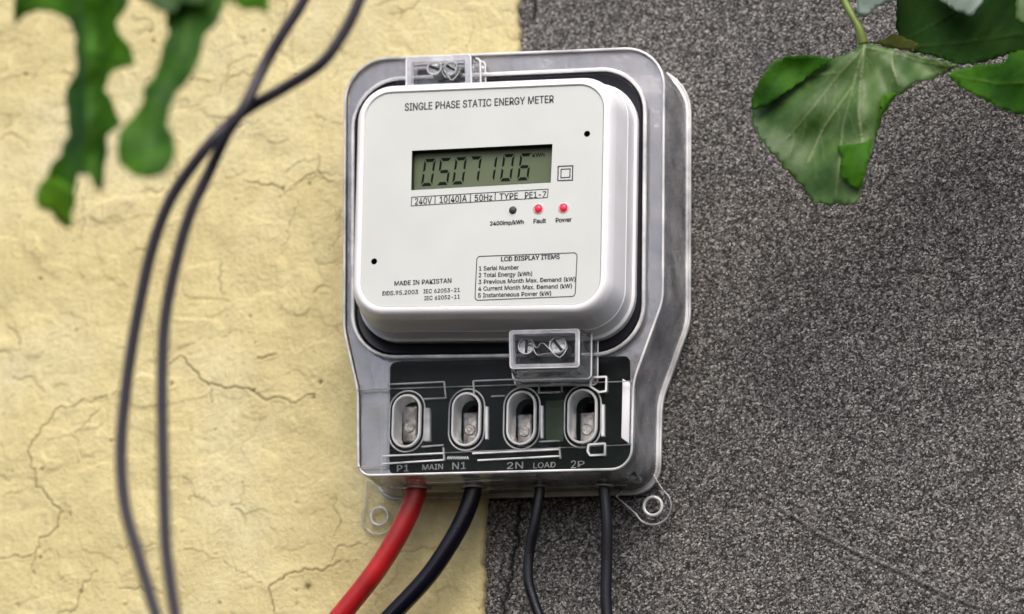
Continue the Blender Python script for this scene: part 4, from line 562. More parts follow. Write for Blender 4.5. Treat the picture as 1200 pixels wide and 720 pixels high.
'r':(259,[53,0,53,379,112,379,112,321,115,321,130,347,152,367,181,380,213,385,221,385,229,384,237,384,243,384,243,322,239,323,230,324,219,325,207,326,182,323,159,315,140,301,126,284,117,262,114,237,114,0],[7,9,8,-1,7,10,9,-1,7,11,10,-1,7,12,11,-1,7,13,12,-1,6,13,7,-1,0,2,1,-1,0,3,2,-1,5,13,6,-1,4,17,5,-1,17,16,5,-1,16,15,5,-1,15,14,5,-1,14,13,5,-1,4,18,17,-1,4,19,18,-1,0,4,3,-1,0,22,4,-1,22,21,4,-1,21,20,4,-1,20,19,4,-1,0,23,22,-1,0,24,23,-1]),
's':(365,[182,-8,145,-5,112,3,84,18,62,38,45,63,36,94,94,107,105,79,124,60,150,49,181,45,217,50,244,62,262,81,268,103,265,121,254,136,237,147,212,155,149,170,104,186,72,208,53,237,47,274,51,305,65,332,87,354,115,370,149,381,187,384,223,381,254,372,279,358,299,339,314,316,324,290,268,277,258,298,243,316,219,328,187,333,156,329,131,317,114,299,109,277,112,258,124,243,144,232,172,223,229,209,275,194,306,171,325,142,331,107,326,75,312,47,290,24,260,6,223,-5],[29,31,30,-1,29,32,31,-1,28,32,29,-1,28,33,32,-1,27,33,28,-1,27,34,33,-1,26,34,27,-1,26,41,34,-1,41,35,34,-1,26,42,41,-1,40,35,41,-1,25,42,26,-1,25,43,42,-1,39,35,40,-1,25,44,43,-1,39,36,35,-1,38,36,39,-1,24,44,25,-1,24,45,44,-1,37,36,38,-1,24,46,45,-1,23,46,24,-1,23,47,46,-1,23,48,47,-1,22,48,23,-1,22,49,48,-1,22,50,49,-1,22,51,50,-1,21,51,22,-1,21,52,51,-1,20,52,21,-1,20,53,52,-1,19,53,20,-1,18,53,19,-1,17,53,18,-1,17,54,53,-1,16,54,17,-1,15,54,16,-1,6,8,7,-1,15,55,54,-1,14,55,15,-1,5,8,6,-1,13,55,14,-1,5,9,8,-1,13,56,55,-1,4,9,5,-1,12,56,13,-1,4,10,9,-1,11,56,12,-1,4,11,10,-1,11,57,56,-1,4,57,11,-1,3,57,4,-1,3,58,57,-1,2,58,3,-1,2,59,58,-1,1,59,2,-1,1,0,59,-1]),
't':(227,[204,379,204,327,6,327,6,379,65,471,126,471,126,98,128,76,136,61,150,53,170,50,177,50,185,51,194,52,202,54,213,2,203,-1,192,-3,180,-4,168,-4,125,2,92,21,72,52,65,93],[23,5,4,-1,23,6,5,-1,2,0,3,-1,2,1,0,-1,23,7,6,-1,22,7,23,-1,22,8,7,-1,22,9,8,-1,13,15,14,-1,22,10,9,-1,12,15,13,-1,21,10,22,-1,11,15,12,-1,10,15,11,-1,21,15,10,-1,20,15,21,-1,19,15,20,-1,19,16,15,-1,19,17,16,-1,19,18,17,-1]),
'u':(410,[182,-5,146,-1,115,11,89,31,69,59,57,95,53,139,53,379,114,379,114,144,119,105,137,75,164,56,200,50,226,53,249,62,268,77,283,97,293,122,296,153,296,379,357,379,357,0,298,0,298,92,307,92,286,47,257,17,222,0],[6,8,7,-1,6,9,8,-1,19,21,20,-1,19,22,21,-1,18,22,19,-1,6,10,9,-1,5,10,6,-1,17,25,18,-1,25,22,18,-1,5,11,10,-1,16,24,17,-1,24,25,17,-1,4,11,5,-1,16,26,24,-1,26,23,24,-1,26,22,25,-1,15,26,16,-1,4,12,11,-1,14,26,15,-1,3,12,4,-1,3,13,12,-1,13,26,14,-1,3,26,13,-1,3,27,26,-1,23,22,26,-1,2,27,3,-1,2,28,27,-1,1,28,2,-1,1,0,28,-1]),
'v':(389,[163,0,17,379,84,379,165,155,177,121,187,87,196,53,206,21,184,21,194,53,203,87,213,121,224,155,305,379,371,379,226,0],[0,2,1,-1,0,3,2,-1,12,14,13,-1,12,15,14,-1,0,4,3,-1,11,15,12,-1,0,5,4,-1,10,15,11,-1,0,9,5,-1,9,6,5,-1,9,6,10,-1,6,15,10,-1,0,8,9,-1,7,15,6,-1,0,7,8,-1,0,15,7,-1]),
'w':(567,[138,0,23,379,87,379,133,214,143,177,154,137,165,91,175,41,165,41,175,90,186,135,196,176,206,214,252,379,316,379,362,214,371,176,382,136,392,91,402,41,391,41,402,90,413,135,423,176,434,214,480,379,545,379,429,0,368,0,319,172,312,198,305,225,297,252,291,280,284,309,277,338,291,338,284,309,277,280,270,252,263,225,255,198,248,172,199,0],[0,2,1,-1,0,3,2,-1,12,35,13,-1,35,14,13,-1,35,36,14,-1,36,15,14,-1,24,26,25,-1,24,27,26,-1,12,34,35,-1,37,15,36,-1,38,34,37,-1,34,15,37,-1,12,38,34,-1,38,33,34,-1,12,39,38,-1,12,40,39,-1,12,41,40,-1,0,4,3,-1,11,41,12,-1,23,27,24,-1,11,42,41,-1,0,5,4,-1,22,27,23,-1,10,42,11,-1,10,43,42,-1,0,6,5,-1,21,27,22,-1,9,43,10,-1,0,8,6,-1,8,7,6,-1,20,19,21,-1,8,43,9,-1,0,43,8,-1]),
'x':(379,[21,0,171,218,171,171,29,379,100,379,147,306,164,279,179,253,193,229,207,206,175,206,190,229,202,253,216,279,233,306,282,379,352,379,209,169,209,214,358,0,287,0,231,85,214,112,200,136,187,159,173,182,205,182,191,159,178,136,165,112,148,85,91,0],[2,4,3,-1,2,5,4,-1,14,16,15,-1,14,17,16,-1,2,6,5,-1,13,17,14,-1,2,1,6,-1,1,7,6,-1,12,18,13,-1,18,17,13,-1,1,11,7,-1,11,8,7,-1,11,8,12,-1,8,18,12,-1,1,10,11,-1,9,18,8,-1,0,10,1,-1,9,19,18,-1,0,25,10,-1,25,9,10,-1,25,26,9,-1,26,19,9,-1,0,24,25,-1,27,19,26,-1,0,28,24,-1,28,23,24,-1,28,23,27,-1,23,19,27,-1,0,29,28,-1,22,19,23,-1,0,30,29,-1,21,19,22,-1,0,31,30,-1,20,19,21,-1]),
'y':(389,[47,-139,61,-86,71,-87,88,-90,104,-89,118,-84,130,-74,141,-58,151,-36,163,-1,17,379,84,379,165,155,177,121,187,87,196,53,206,21,184,21,193,53,202,87,212,121,224,155,305,379,371,379,204,-58,191,-85,177,-107,159,-124,139,-136,117,-143,91,-145,77,-145,65,-143,54,-141],[9,11,10,-1,9,12,11,-1,21,23,22,-1,21,24,23,-1,9,13,12,-1,20,24,21,-1,19,16,20,-1,16,24,20,-1,9,14,13,-1,18,15,19,-1,15,16,19,-1,9,18,14,-1,18,15,14,-1,9,17,18,-1,9,16,17,-1,9,24,16,-1,8,24,9,-1,7,24,8,-1,7,25,24,-1,6,25,7,-1,5,25,6,-1,4,25,5,-1,4,26,25,-1,0,2,1,-1,0,3,2,-1,3,26,4,-1,0,26,3,-1,0,27,26,-1,0,28,27,-1,0,29,28,-1,33,29,0,-1,32,29,33,-1,32,30,29,-1,31,30,32,-1]),
'z':(380,[42,0,42,46,254,320,254,323,48,323,48,379,333,379,333,331,126,60,126,56,339,56,339,0],[4,6,5,-1,4,7,6,-1,4,3,7,-1,3,2,7,-1,2,8,7,-1,1,8,2,-1,1,9,8,-1,1,10,9,-1,1,11,10,-1,0,11,1,-1]),
}
def text_mesh(s, L, R, cap, d, mat, parent, bold=0.0, name='lettering', slant=0.0, lift=.00012):
    """flat print between two baseline points; cap = capital height in photo pixels"""
    V, F, x = [], [], 0
    for ch in s:
        if ch == ' ': x += GLYPH_SPACE*1.15; continue
        adv, co, fa = GLYPHS[ch]
        for sh in ((0, 0), (bold*1000, 0), (bold*500, bold*400)) if bold else ((0, 0),):
            b0 = len(V); V += [(co[i]+x+sh[0], co[i+1]+sh[1], sh[0]) for i in range(0, len(co), 2)]; f = []
            for k in fa:
                if k < 0: F.append(tuple(f)); f = []
                else: f.append(b0+k)
        x += adv
    x0, x1 = min(v[0] for v in V), max(v[0] for v in V)
    a, b = at(L[0], L[1], d+lift), at(R[0], R[1], d+lift)
    up = Vector((0, 0, (at(L[0], L[1]-cap, d+lift)-a).length)) + (b-a).normalized()*slant
    return mk(name, [a+(b-a)*((v[0]-x0)/(x1-x0))+up*(v[1]/GLYPH_CAP)+Vector((0, -1e-6*v[2], 0)) for v in V], F, mat, parent)
def T(s, x0, y0, x1, y1, cap, bold=.035, **k): return text_mesh(s, (x0, y0), (x1, y1), cap, DP, M['ink'], plate, bold, **k)
T('SINGLE PHASE STATIC ENERGY METER', 474, 130, 649, 120.5, 8.4, .04)
T('240V', 486, 240, 506, 238.7, 7.4); T('10(40)A', 515, 238, 547, 236.2, 7.4, .045); T('50Hz', 556, 236, 577, 234.8, 7.2, .045)
T('TYPE', 585, 234, 607, 233, 7); T('PE1-7', 615, 232.5, 640, 231.3, 7)
T('2400imp/kWh', 574, 264.5, 614, 262.5, 4.6, .08); T('Fault', 625, 262, 640, 261.2, 5, .08); T('Power', 651, 260.8, 670, 259.8, 5, .08)
T('MADE IN PAKISTAN', 462, 335, 529, 331.5, 5.2, .05)
T('DDS.95.2003', 448, 346.5, 490, 344.5, 4.8, .04); T('IEC 62053-21', 496, 344, 539, 342, 4.6, .04); T('IEC 62052-11', 497, 352, 539, 350, 4.6, .04)
T('LCD DISPLAY ITEMS', 587, 306.5, 656, 303.4, 5.2, .07)
for i, (s, w_) in enumerate([('1 Serial Number', 47), ('2 Total Energy (kWh)', 63), ('3 Previous Month Max. Demand (kW)', 114), ('4 Current Month Max. Demand (kW)', 110), ('5 Instantaneous Power (kW)', 86)]):
    y = 317.2+i*7.9; T(s, 561-i*.25, y, 561+w_-i*.25, y-w_*.03, 4.8, .05)
def frame_px(q, r, wpx, d, mat, parent, name='printed_frame', lift=.0001, seg=6):
    pts = [at2(x, y, d) for x, y in q]; o_ = round_poly(pts, r, seg); i_ = round_poly(offset_poly(pts, -wpx*.00038), max(r-wpx*.00038, 1e-5), seg)
    return loft_obj(name, [(o_, d+lift), (i_, d+lift)], mat, parent)
frame_px([(482, 231), (643, 221.3), (642, 232.2), (481.5, 242)], .0002, 1.0, DP, M['ink'], plate)
for x, y in [(509.5, 229.6), (551, 227), (580, 225.4)]:
    frame_px([(x, y), (x+1.1, y), (x+.8, y+10.4), (x-.3, y+10.4)], .00001, .5, DP, M['ink'], plate, 'printed_line', lift=.00013)
frame_px([(558.5, 300.3), (677, 295.8), (674.5, 348), (556, 352.8)], .0018, 1.1, DP, M['ink'], plate)
frame_px([(653.5, 194.5), (672, 193.8), (671.5, 212), (653, 212.6)], .0002, 1.5, DP, M['ink'], plate)
frame_px([(657, 198), (668.8, 197.5), (668.4, 208.6), (656.6, 209.2)], .0002, 1.3, DP, M['ink'], plate)
# digits of the display
SEG = {'0': 'abcdef', '1': 'bc', '5': 'acdfg', '6': 'acdefg', '7': 'abc', '8': 'abcdefg'}
def digit(ch, cx, cy, w_, h, tilt=.12):
    g = .05; t = .19; bm = bmesh.new(); D = DP-.0039
    sh = {'a': [(g, 1), (1-g, 1), (1-g-t, 1-t*.62), (g+t, 1-t*.62)], 'd': [(g, 0), (1-g, 0), (1-g-t, t*.62), (g+t, t*.62)],
          'g': [(g+.05, .5), (g+t, .5+t*.31), (1-g-t, .5+t*.31), (1-g-.05, .5), (1-g-t, .5-t*.31), (g+t, .5-t*.31)],
          'f': [(0, 1-g), (0, .5+g*.5), (t, .5+g+.03), (t, 1-g-t*.62)], 'b': [(1, 1-g), (1, .5+g*.5), (1-t, .5+g+.03), (1-t, 1-g-t*.62)],
          'e': [(0, g), (0, .5-g*.5), (t, .5-g-.03), (t, g+t*.62)], 'c': [(1, g), (1, .5-g*.5), (1-t, .5-g-.03), (1-t, g+t*.62)]}
    for s in SEG[ch]:
        vs = []
        for a, b in sh[s]:
            x = cx+(a-.5)*w_+(b-.5)*h*tilt; y = cy-(b-.5)*h-(a-.5)*w_*.05
            vs.append(bm.verts.new(at(x, y, D)))
        bm.faces.new(vs)
    return from_bm('digit', bm, M['seg'], rec)
for ch, x, y in zip('0507106', [502, 520.5, 538.5, 556, 574.5, 594.5, 614.5], [202.3, 201.2, 200.3, 199.3, 197.8, 196.6, 195.6]):
    digit(ch, x, y, 13.2, 32, .14)
text_mesh('kWh', (624, 184), (638, 183.3), 4.2, DP-.0039, M['seg'], rec, .02)
# indicators
for i, (x, y) in enumerate([(601, 246.5), (631, 245), (660.5, 244)]):
    c = at(x, y, DP); bm = bmesh.new()
    bmesh.ops.create_uvsphere(bm, u_segments=16, v_segments=8, radius=.0018)
    for v in bm.verts: v.co = Vector((v.co.x, v.co.y*.7, v.co.z))+c
    o = from_bm('indicator_light', bm, M['led'] if i else M['ink'], meter, True, label=['black unlit indicator above the impulse text', 'red lit indicator above the word Fault', 'red lit indicator above the word Power'][i])
    if i: 
        c2 = circ(x, y, DP, .0021); c3 = circ(x, y, DP, .0027)
        loft_obj('light_ring', [(c3, DP), (c2, DP+.0004)], simple('ring_pink', (.80, .50, .50), .35) if i == 1 else bpy.data.materials['ring_pink'], o)

# --- black gasket round the body
gq = [at2(416, 97, DC), at2(754, 82, DC), at2(751.5, 413, DC), at2(416, 417, DC)]
loft_obj('gasket', [(rp(gq, -.0010, .0205), DC-.012), (rp(gq, .0000, .0210), DC-.002), (rp(gq, -.0012, .020), DC-.0005), (rp(gq, -.0040, .018), DC-.0012), (rp(gq, -.0100, .013), DC-.004)], M['black'], meter, cap0=True, deg=50)

# --- clear cover
cq_px = [(403, 69), (779.5, 53.5), (778, 352), (743.5, 447), (741, 551), (418, 559), (417.5, 458), (401.5, 386)]
cq = [at2(x, y, DC) for x, y in cq_px]
rad = [.0200, .0200, .03, .03, .0095, .0070, .03, .03]
def crp(off, dr=0, seg=8): return round_poly(offset_poly(cq, off), [max(r+dr+off, .001) for r in rad], seg)
cover = empty('clear_cover'); cover.parent = meter
def stadium(px, py, d, hw, hh, n=14):
    c = at2(px, py, d); out = []
    for k in range(n+1): a = math.pi*k/n; out.append((c[0]+hw*math.cos(a), c[1]+(hh-hw)+hw*math.sin(a)))
    for k in range(n+1): a = math.pi+math.pi*k/n; out.append((c[0]+hw*math.cos(a), c[1]-(hh-hw)+hw*math.sin(a)))
    return out
slots = [(477, 494), (547, 492), (611.5, 490.5), (683, 488.5)]
slot_h = [stadium(x, y, DC, .0066, .0122) for x, y in slots]
opening = rp(gq, .0004, .0215)
holed_plate('front_panel', crp(-.0008), [opening]+slot_h, DC, M['cover'], cover, thick=.0016)
loft_obj('side_wall', [(crp(-.0008), DC), (crp(-.0003), DC-.0003), (crp(0), DC-.0010), (crp(.0003), DC-.0022), (crp(.0018), .0045), (crp(.0024), .0032)], M['side'], cover, deg=60)
loft_obj('back_flange', [(crp(.0018), .0048), (crp(.0032), .0046), (crp(.0038), .0036), (crp(.0038), .0012), (crp(.0014), .0010)], M['edge'], cover, deg=60)
# rolled edges of the moulding, their bright glints put into the white colour
def ring_tube(loop, d, r, mat, name, parent):
    path = [Vector((x, -d, z)) for x, z in loop]; n = len(path); bm = bmesh.new(); seg = 8; rings = []
    P = [p for i, p in enumerate(path) if (p-path[i-1]).length > 1e-5]; n = len(P)
    for i, p in enumerate(P):
        t = (P[(i+1) % n]-P[i-1]).normalized(); u_ = t.cross(Vector((0, 1, 0))).normalized(); v_ = Vector((0, 1, 0))
        rings.append([bm.verts.new(p+(u_*math.cos(2*math.pi*k/seg)+v_*math.sin(2*math.pi*k/seg))*r) for k in range(seg)])
    for i in range(n):
        a, b = rings[i], rings[(i+1) % n]
        for k in range(seg): bm.faces.new((a[k], a[(k+1) % seg], b[(k+1) % seg], b[k]))
    return from_bm(name, bm, mat, parent, True)
ring_tube(crp(-.0006), DC-.0004, .00065, M['edge'], 'rim', cover)
ring_tube(rp(gq, .0010, .0222), DC+.0004, .0010, M['edge'], 'opening_rim', cover)
ring_tube(crp(.0036), .0045, .0006, M['edge'], 'flange_rim', cover)
# inner wall of the cover round the opening and a milky back tray added to brighten it
loft_obj('inner_wall', [(rp(gq, .0010, .0222), DC-.0016), (rp(gq, .0014, .0226), DC-.010), (rp(gq, .0022, .023), .008)], M['tray'], cover)
loft_obj('brightening_tray', [(crp(.0006), .0030), (crp(.0006), .0046), (crp(.0000), .0050)], M['tray'], cover, cap0=True, cap1=True)
tw = [at2(455, 423, DC), at2(737, 416, DC), at2(739.5, 547.5, DC), at2(454, 555, DC)]
holed_plate('brightening_border', crp(-.0014), [rp(gq, .0012, .0223), round_poly(tw, .003, 5)], DC-.0024, M['border'], cover, thick=.0008)  # milky plate added behind the front panel to brighten the rim
# mounting lugs
for x, y, ax, ay in [(766, 594, 742, 566), (446, 606, 455, 570)]:
    c = Vector(at2(x, y, .004)); a0 = Vector(at2(ax, ay, .004)); dr = (a0-c).normalized(); nn = Vector((-dr.y, dr.x)); R0 = .0085; pts = []
    base = math.atan2(-dr.y, -dr.x)
    for k in range(21): a = base-math.radians(105)+math.radians(210)*k/20; pts.append((c.x+R0*math.cos(a), c.y+R0*math.sin(a)))
    e1 = a0+nn*.010*(1 if (Vector(pts[-1])-c).dot(nn) > 0 else -1); e2 = a0-nn*.010*(1 if (Vector(pts[-1])-c).dot(nn) > 0 else -1)
    pts += [tuple(e1), tuple(e2)]
    hole = [(c.x+.0034*math.cos(2*math.pi*k/18), c.y+.0034*math.sin(2*math.pi*k/18)) for k in range(18)]
    lg = holed_plate('mounting_lug', pts, [hole], .0052, M['cover'], cover, thick=.0036)
    ring_tube(pts, .0054, .0005, M['rib'], 'lug_rim', cover)
    ring_tube([(c.x+(p[0]-c.x)*1.25, c.y+(p[1]-c.y)*1.25) for p in hole], .0056, .0008, M['edge'], 'lug_rim', cover)
# ribs and hinge brackets on the terminal part of the cover
def rib(x0, y0, x1, y1, w_=1.6, d=DC, h=.0012, mat='rib', name='rib'): bar_px(name, x0, y0, x1, y1, w_, d, M[mat], cover, h)
rib(419, 457.5, 741, 447.2, 1.2); rib(419, 548, 452, 547, 1.2); rib(452, 534, 740, 521.5, .9)
for seg_ in [[(455, 451), (521, 448)], [(521, 448), (523, 467)], [(523, 467), (497, 468)], [(555, 447), (660, 443)], [(555, 447), (556, 466)], [(576, 465), (592, 464.3)],
             [(632, 461), (657, 460)], [(658, 442), (659, 460)], [(632, 452), (632, 462)], [(520, 525), (521, 540)], [(656, 524), (657, 538)], [(494, 524), (520, 522)], [(632, 518), (656, 517)]]:
    rib(*seg_[0], *seg_[1], 2.0, mat='rib')
for seg_ in [[(449, 544), (521, 539.5)], [(449, 535), (521, 531.5)], [(560, 540), (656, 535)], [(554, 532), (656, 527)]]: rib(*seg_[0], *seg_[1], 2.4, mat='edge')
def bracket(q, r=.0008): 
    pts = [at2(x, y, DC+.0002) for x, y in q]; o_ = round_poly(pts, r, 4); i_ = round_poly(offset_poly(pts, -.0009), r*.5, 4)
    loft_obj('hinge_bracket', [(o_, DC-.0005), (o_, DC+.0022), (i_, DC+.0022), (i_, DC-.0005)], M['edge'], cover, closed=True)
bracket([(692.5, 442.5), (713, 441.5), (712.5, 460.5), (703, 462), (692, 455)]); bracket([(690, 521), (711.5, 519.5), (711, 535), (692, 536), (688.5, 530)])
# slot collars: oval tubes going in from the cover towards the screws
for i, (x, y) in enumerate(slots):
    def st(dw, d=DC): return stadium(x, y, DC, .0066+dw, .0122+dw)
    c = loft_obj('slot_collar', [(st(.0003), DC-.0002), (st(.0004), DC+.0012), (st(.0001), DC+.0016), (st(-.0007), DC+.0016), (st(-.0010), DC+.0006), (st(-.0013), DC-.0090)], M['collar'], cover, deg=50)
    s2 = stadium(x, y, DC, .0084, .0142)
    ring_tube(s2, DC+.0002, .0004, M['rib'], 'rim', cover)
    # bright flat fin on the right of each collar
    f0 = bar_px('fin', x+24.5, y-15+i*.5, x+24.5, y+24, [8, 3.5, 3, 4][i], DC-.002, M['rib'] if i == 0 else M['edge'], cover, .0022)
# wavy moulded grip between the second slot's feet
bm = bmesh.new()
tube_bm(bm, [at(524+k*1.25, 537+(-1)**k*1.7, DC+.0006) for k in range(21)], .00035, 6); from_bm('grip_wave', bm, M['edge'], cover, True)
# slanting white strip: reflection off the inner clear wall, built as solid colour
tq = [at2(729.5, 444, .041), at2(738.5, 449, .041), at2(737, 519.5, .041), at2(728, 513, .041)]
loft_obj('painted_reflection', [(tq, .030), (tq, .0408), (offset_poly(tq, -.0003), .041)], M['reflection_white'], meter, cap0=True, cap1=True)

# --- terminal block
DT = .0300
tb = [at2(455, 418, DT), at2(741, 409, DT), at2(744, 556, DT), at2(452, 560, DT)]
wells = [stadium(x, y, DC, .0042, .0098) for x, y in slots]
block = holed_plate('terminal_block', round_poly(tb, .002, 4), wells, DT, M['block'], meter)
loft_obj('block_side', [(round_poly(tb, .002, 4), DT), (round_poly(tb, .002, 4), .006)], M['block'], block, cap1=True)
for wv in wells:
    loft_obj('well', [(wv, DT+.0002), (wv, DT-.014)], M['ink'], block, cap1=True)
for (x, y), (a, b) in zip(slots, [(480, 498), (551, 501), (614.5, 503), (688, 501)]):
    # worn metal terminal with a slotted screw in it
    q = [at2(a-8, b-(21 if a < 500 else 17), DT+.001), at2(a+8, b-(22 if a < 500 else 18), DT+.001), at2(a+8, b+20, DT+.001), at2(a-8, b+20, DT+.001)]
    t_ = loft_obj('terminal', [(round_poly(q, .0006, 3), DT-.010), (round_poly(q, .0006, 3), DT+.0005), (round_poly(offset_poly(q, -.0006), .0004, 3), DT+.001)], M['metal'], block, cap0=True, cap1=True)
    cc = circ(a, b+3, DT+.001, .0025, 18)
    loft_obj('terminal_screw', [(cc, DT+.0005), (cc, DT+.0014), ([(p[0]*.9+.1*sum(c[0] for c in cc)/18, p[1]*.9+.1*sum(c[1] for c in cc)/18) for p in cc], DT+.0017)], M['metal'], block, cap1=True)
g_ = [at2(640, 470, DT+.0006), at2(660, 469, DT+.0006), at2(660, 517, DT+.0006), at2(640, 518, DT+.0006)]
loft_obj('circuit_board', [(g_, DT-.001), (g_, DT+.0006)], M['green'], block, cap1=True)
def TL(s, x0, y0, x1, y1, cap): text_mesh(s, (x0, y0), (x1, y1), cap, DT, M['letter'], block, .01, name='moulded_letter')
TL('P1', 465, 553, 479, 552.3, 7.5); TL('MAIN', 495, 551, 519, 550, 6.2); TL('N1', 530, 550.4, 546, 549.6, 8)
TL('2N', 594, 549.8, 613, 549, 7.6); TL('LOAD', 625, 549, 651, 547.8, 6.4); TL('2', 669, 549, 675, 548.8, 9); TL('P', 677, 547.5, 685, 547.2, 7)

# --- seal housings
def seal(name, q_px, d0, d1, taper, parts, label, lower):
    q = [at2(x, y, d1) for x, y in q_px]
    o_ = lambda e, r: round_poly(offset_poly(q, e), r, 5)
    fw_ = .0020 if lower else .0030
    e = loft_obj(name, [(o_(taper, .002), d0), (o_(taper*.5, .002), (d0+d1)/2), (o_(.0002, .0018), d1-.0018), (o_(-.0008, .0015), d1-.0004), (o_(-.0018, .001), d1),
                       (o_(-.0022, .001), d1-.0012), (o_(-.0016, .001), d1-.0030), (o_(taper-.0020, .001), d0)], M['glass'], meter, closed=True, deg=40, label=label)
    pn = loft_obj('window', [(o_(-.0020, .001), d1-.0016), (o_(-.0020, .001), d1-.0010)], M['cover'], e, cap0=True, cap1=True)
    ring_tube(o_(-.0004, .0014), d1-.0004, .0005, M['edge'], 'rim', e)
    loft_obj('window_frame', [(o_(-.0004, .0016), d1-.0004), (o_(-.0008, .0014), d1+.0002), (o_(-fw_, .0008), d1+.0002), (o_(-fw_-.0006, .0006), d1-.0012)], M['bevel'], e)
    for k_, ee in ((.35, taper*.65+.0003), (.0, taper+.0004)):
        ring_tube(o_(ee, .002), d0+(d1-d0)*k_+.0006, .00045, M['edge'], 'rim', e)
    fl = loft_obj('seal_floor', [(o_(taper-.0022, .001), d0+.0003), (o_(taper-.0022, .001), d0+.0010)], M['floor'], e, cap0=True, cap1=True)
    for x, y, r in parts:
        c = at(x, y, (d0+d1)/2); bm = bmesh.new()
        bmesh.ops.create_cone(bm, cap_ends=True, segments=20, radius1=r, radius2=r, depth=(d1-d0)*.5, matrix=Matrix.Translation(c+Vector((0, .001, 0)))@Matrix.Rotation(math.pi/2, 4, 'X'))
        from_bm('seal_screw', bm, M['steel'], e)
        cc = [(c.x+r*1.05*math.cos(2*math.pi*k/20), c.z+r*1.05*math.sin(2*math.pi*k/20)) for k in range(20)]
        sb = bmesh.new(); bmesh.ops.create_cube(sb, size=1, matrix=Matrix.Translation(c+Vector((0, .001-(d1-d0)*.25-.0001, 0)))@Matrix.Rotation(.5+x, 4, 'Y')@Matrix.Diagonal((r*1.7, .0008, r*.35, 1)))
        from_bm('screw_slot', sb, M['black'], e)
        ring_tube(cc, -c.y+(d1-d0)*.25, .0004, M['edge'], 'screw_rim', e)
    x0, y0, _ = parts[0]; x1, y1, _ = parts[-1]                # two loose strands of sealing wire between the screws
    for sg in (1, -1):
        P = catmull([at(x0-7-2*sg, y0+2*sg, d1-.008), at(x0+2, y0-7+2*sg, d1-.005), at(x0+9, y0+3+4*sg, d1-.004), at((x0+x1)/2+2*sg, (y0+y1)/2+6*sg, d1-.004), at(x1-2, y1+8-3*sg, d1-.004), at(x1+8, y1-2+sg, d1-.006), at(x1+3*sg, y1-9, d1-.008)], 8)
        tube('seal_wire', P, .0003, M['wire'], e, seg=6)
    return e
M['glassy'] = clear_mat('seal_box_plastic', haze=.16, tint=.96, rough=.06, gloss=1.5, hazecol=(.92, .93, .96))
M['floor'] = simple('seal_cavity', (.10, .115, .11), rough=.3, var=.5, vscale=180)
seal('seal_housing', [(475, 66.5), (552, 63), (553, 104), (475, 107)], DC-.001, .060, .0016, [(512, 83, .0032), (531, 83, .0030)], 'clear seal box on the top edge of the meter', False)
seal('seal_housing', [(596, 387), (679.5, 385), (679, 431), (597, 433)], DC-.001, .064, .0028, [(620, 409, .0034), (657, 408, .0036)], 'clear seal box under the white body', True)

# --- supply wires leaving the bottom of the meter
def cable(name, pts, r, mat, label, group, seg=18):
    P = catmull([at(*p) for p in pts], 12)
    return tube(name, P, r, mat, None, seg, label=label, category='cable', group=group)
G1 = 'wires leaving the bottom of the meter'
cable('cable', [(491, 560, .020), (487.5, 578, .020), (478, 604, .0205), (461, 637, .021), (437, 674, .021), (402, 718, .021), (360, 768, .021), (330, 810, .022)], .0047, M['red'], 'thick red insulated wire leaving the meter at the far left of four', G1)
cable('cable', [(556, 558, .020), (554, 577, .020), (544, 606, .0205), (527, 638, .021), (501, 676, .021), (463, 717, .021), (415, 765, .021), (380, 800, .022)], .0041, M['blk'], 'thick black wire curving down to the left beside the red wire', G1)
cable('cable', [(634, 556, .020), (632.5, 576, .020), (627, 612, .020), (620, 650, .019), (619, 680, .019), (626, 706, .019), (637, 740, .019), (645, 800, .018)], .0024, M['blk'], 'thin black wire with a slight bow, third from the left under the meter', G1)
cable('cable', [(707, 556, .020), (708, 575, .020), (711, 612, .020), (711, 660, .019), (710, 700, .019), (713, 740, .019), (716, 800, .019)], .0026, M['blk'], 'thin straight black wire nearest the right mounting lug', G1)
for x, y, r in [(489, 573, .0064), (554.5, 572, .0058), (633, 571, .0040), (708, 570, .0040)]:
    c = at(x, y, .020); P = []
    q = [Vector((c.x+r*math.cos(2*math.pi*k/24), c.y+r*math.sin(2*math.pi*k/24), c.z)) for k in range(24)]
    bm = bmesh.new(); tube_bm(bm, q+[q[0], q[1]], .0006, 8, False); from_bm('cable_grommet', bm, M['rib'], cover, True)
# a fold of the cover just above the wire exits
rib(500, 566, 590, 563, 1.0, d=.034, h=.001); rib(440, 578, 735, 569, 1.0, d=.02, h=.001)

# ------------------------------------------------------------------ hanging cables
G2 = 'dark cables hanging in front of the yellow wall'
DH = .30
cable('cable', [(372, -40, DH), (356, 0, DH), (331, 40, DH), (309, 78, DH), (287, 124, DH+.004), (266, 157, DH+.004), (246, 200, DH), (224, 247, DH), (208, 300, DH), (194, 370, DH), (190, 440, DH), (191, 533, DH), (193, 610, DH), (196, 655, DH), (206, 724, DH), (218, 780, DH)],
      .0021, M['hang'], 'hanging dark cable that runs on the right below the crossing', G2)
cable('cable', [(432, -45, DH), (421, 0, DH), (402, 40, DH), (376, 75, DH), (335, 102, DH-.002), (292, 127, DH-.003), (268, 146, DH-.003), (243, 172, DH), (203, 228, DH), (180, 285, DH), (165, 350, DH), (151, 430, DH), (142, 520, DH), (146, 590, DH), (162, 650, DH), (183, 722, DH), (200, 780, DH)],
      .0021, M['hang'], 'hanging dark cable that bows out on the left below the crossing', G2)

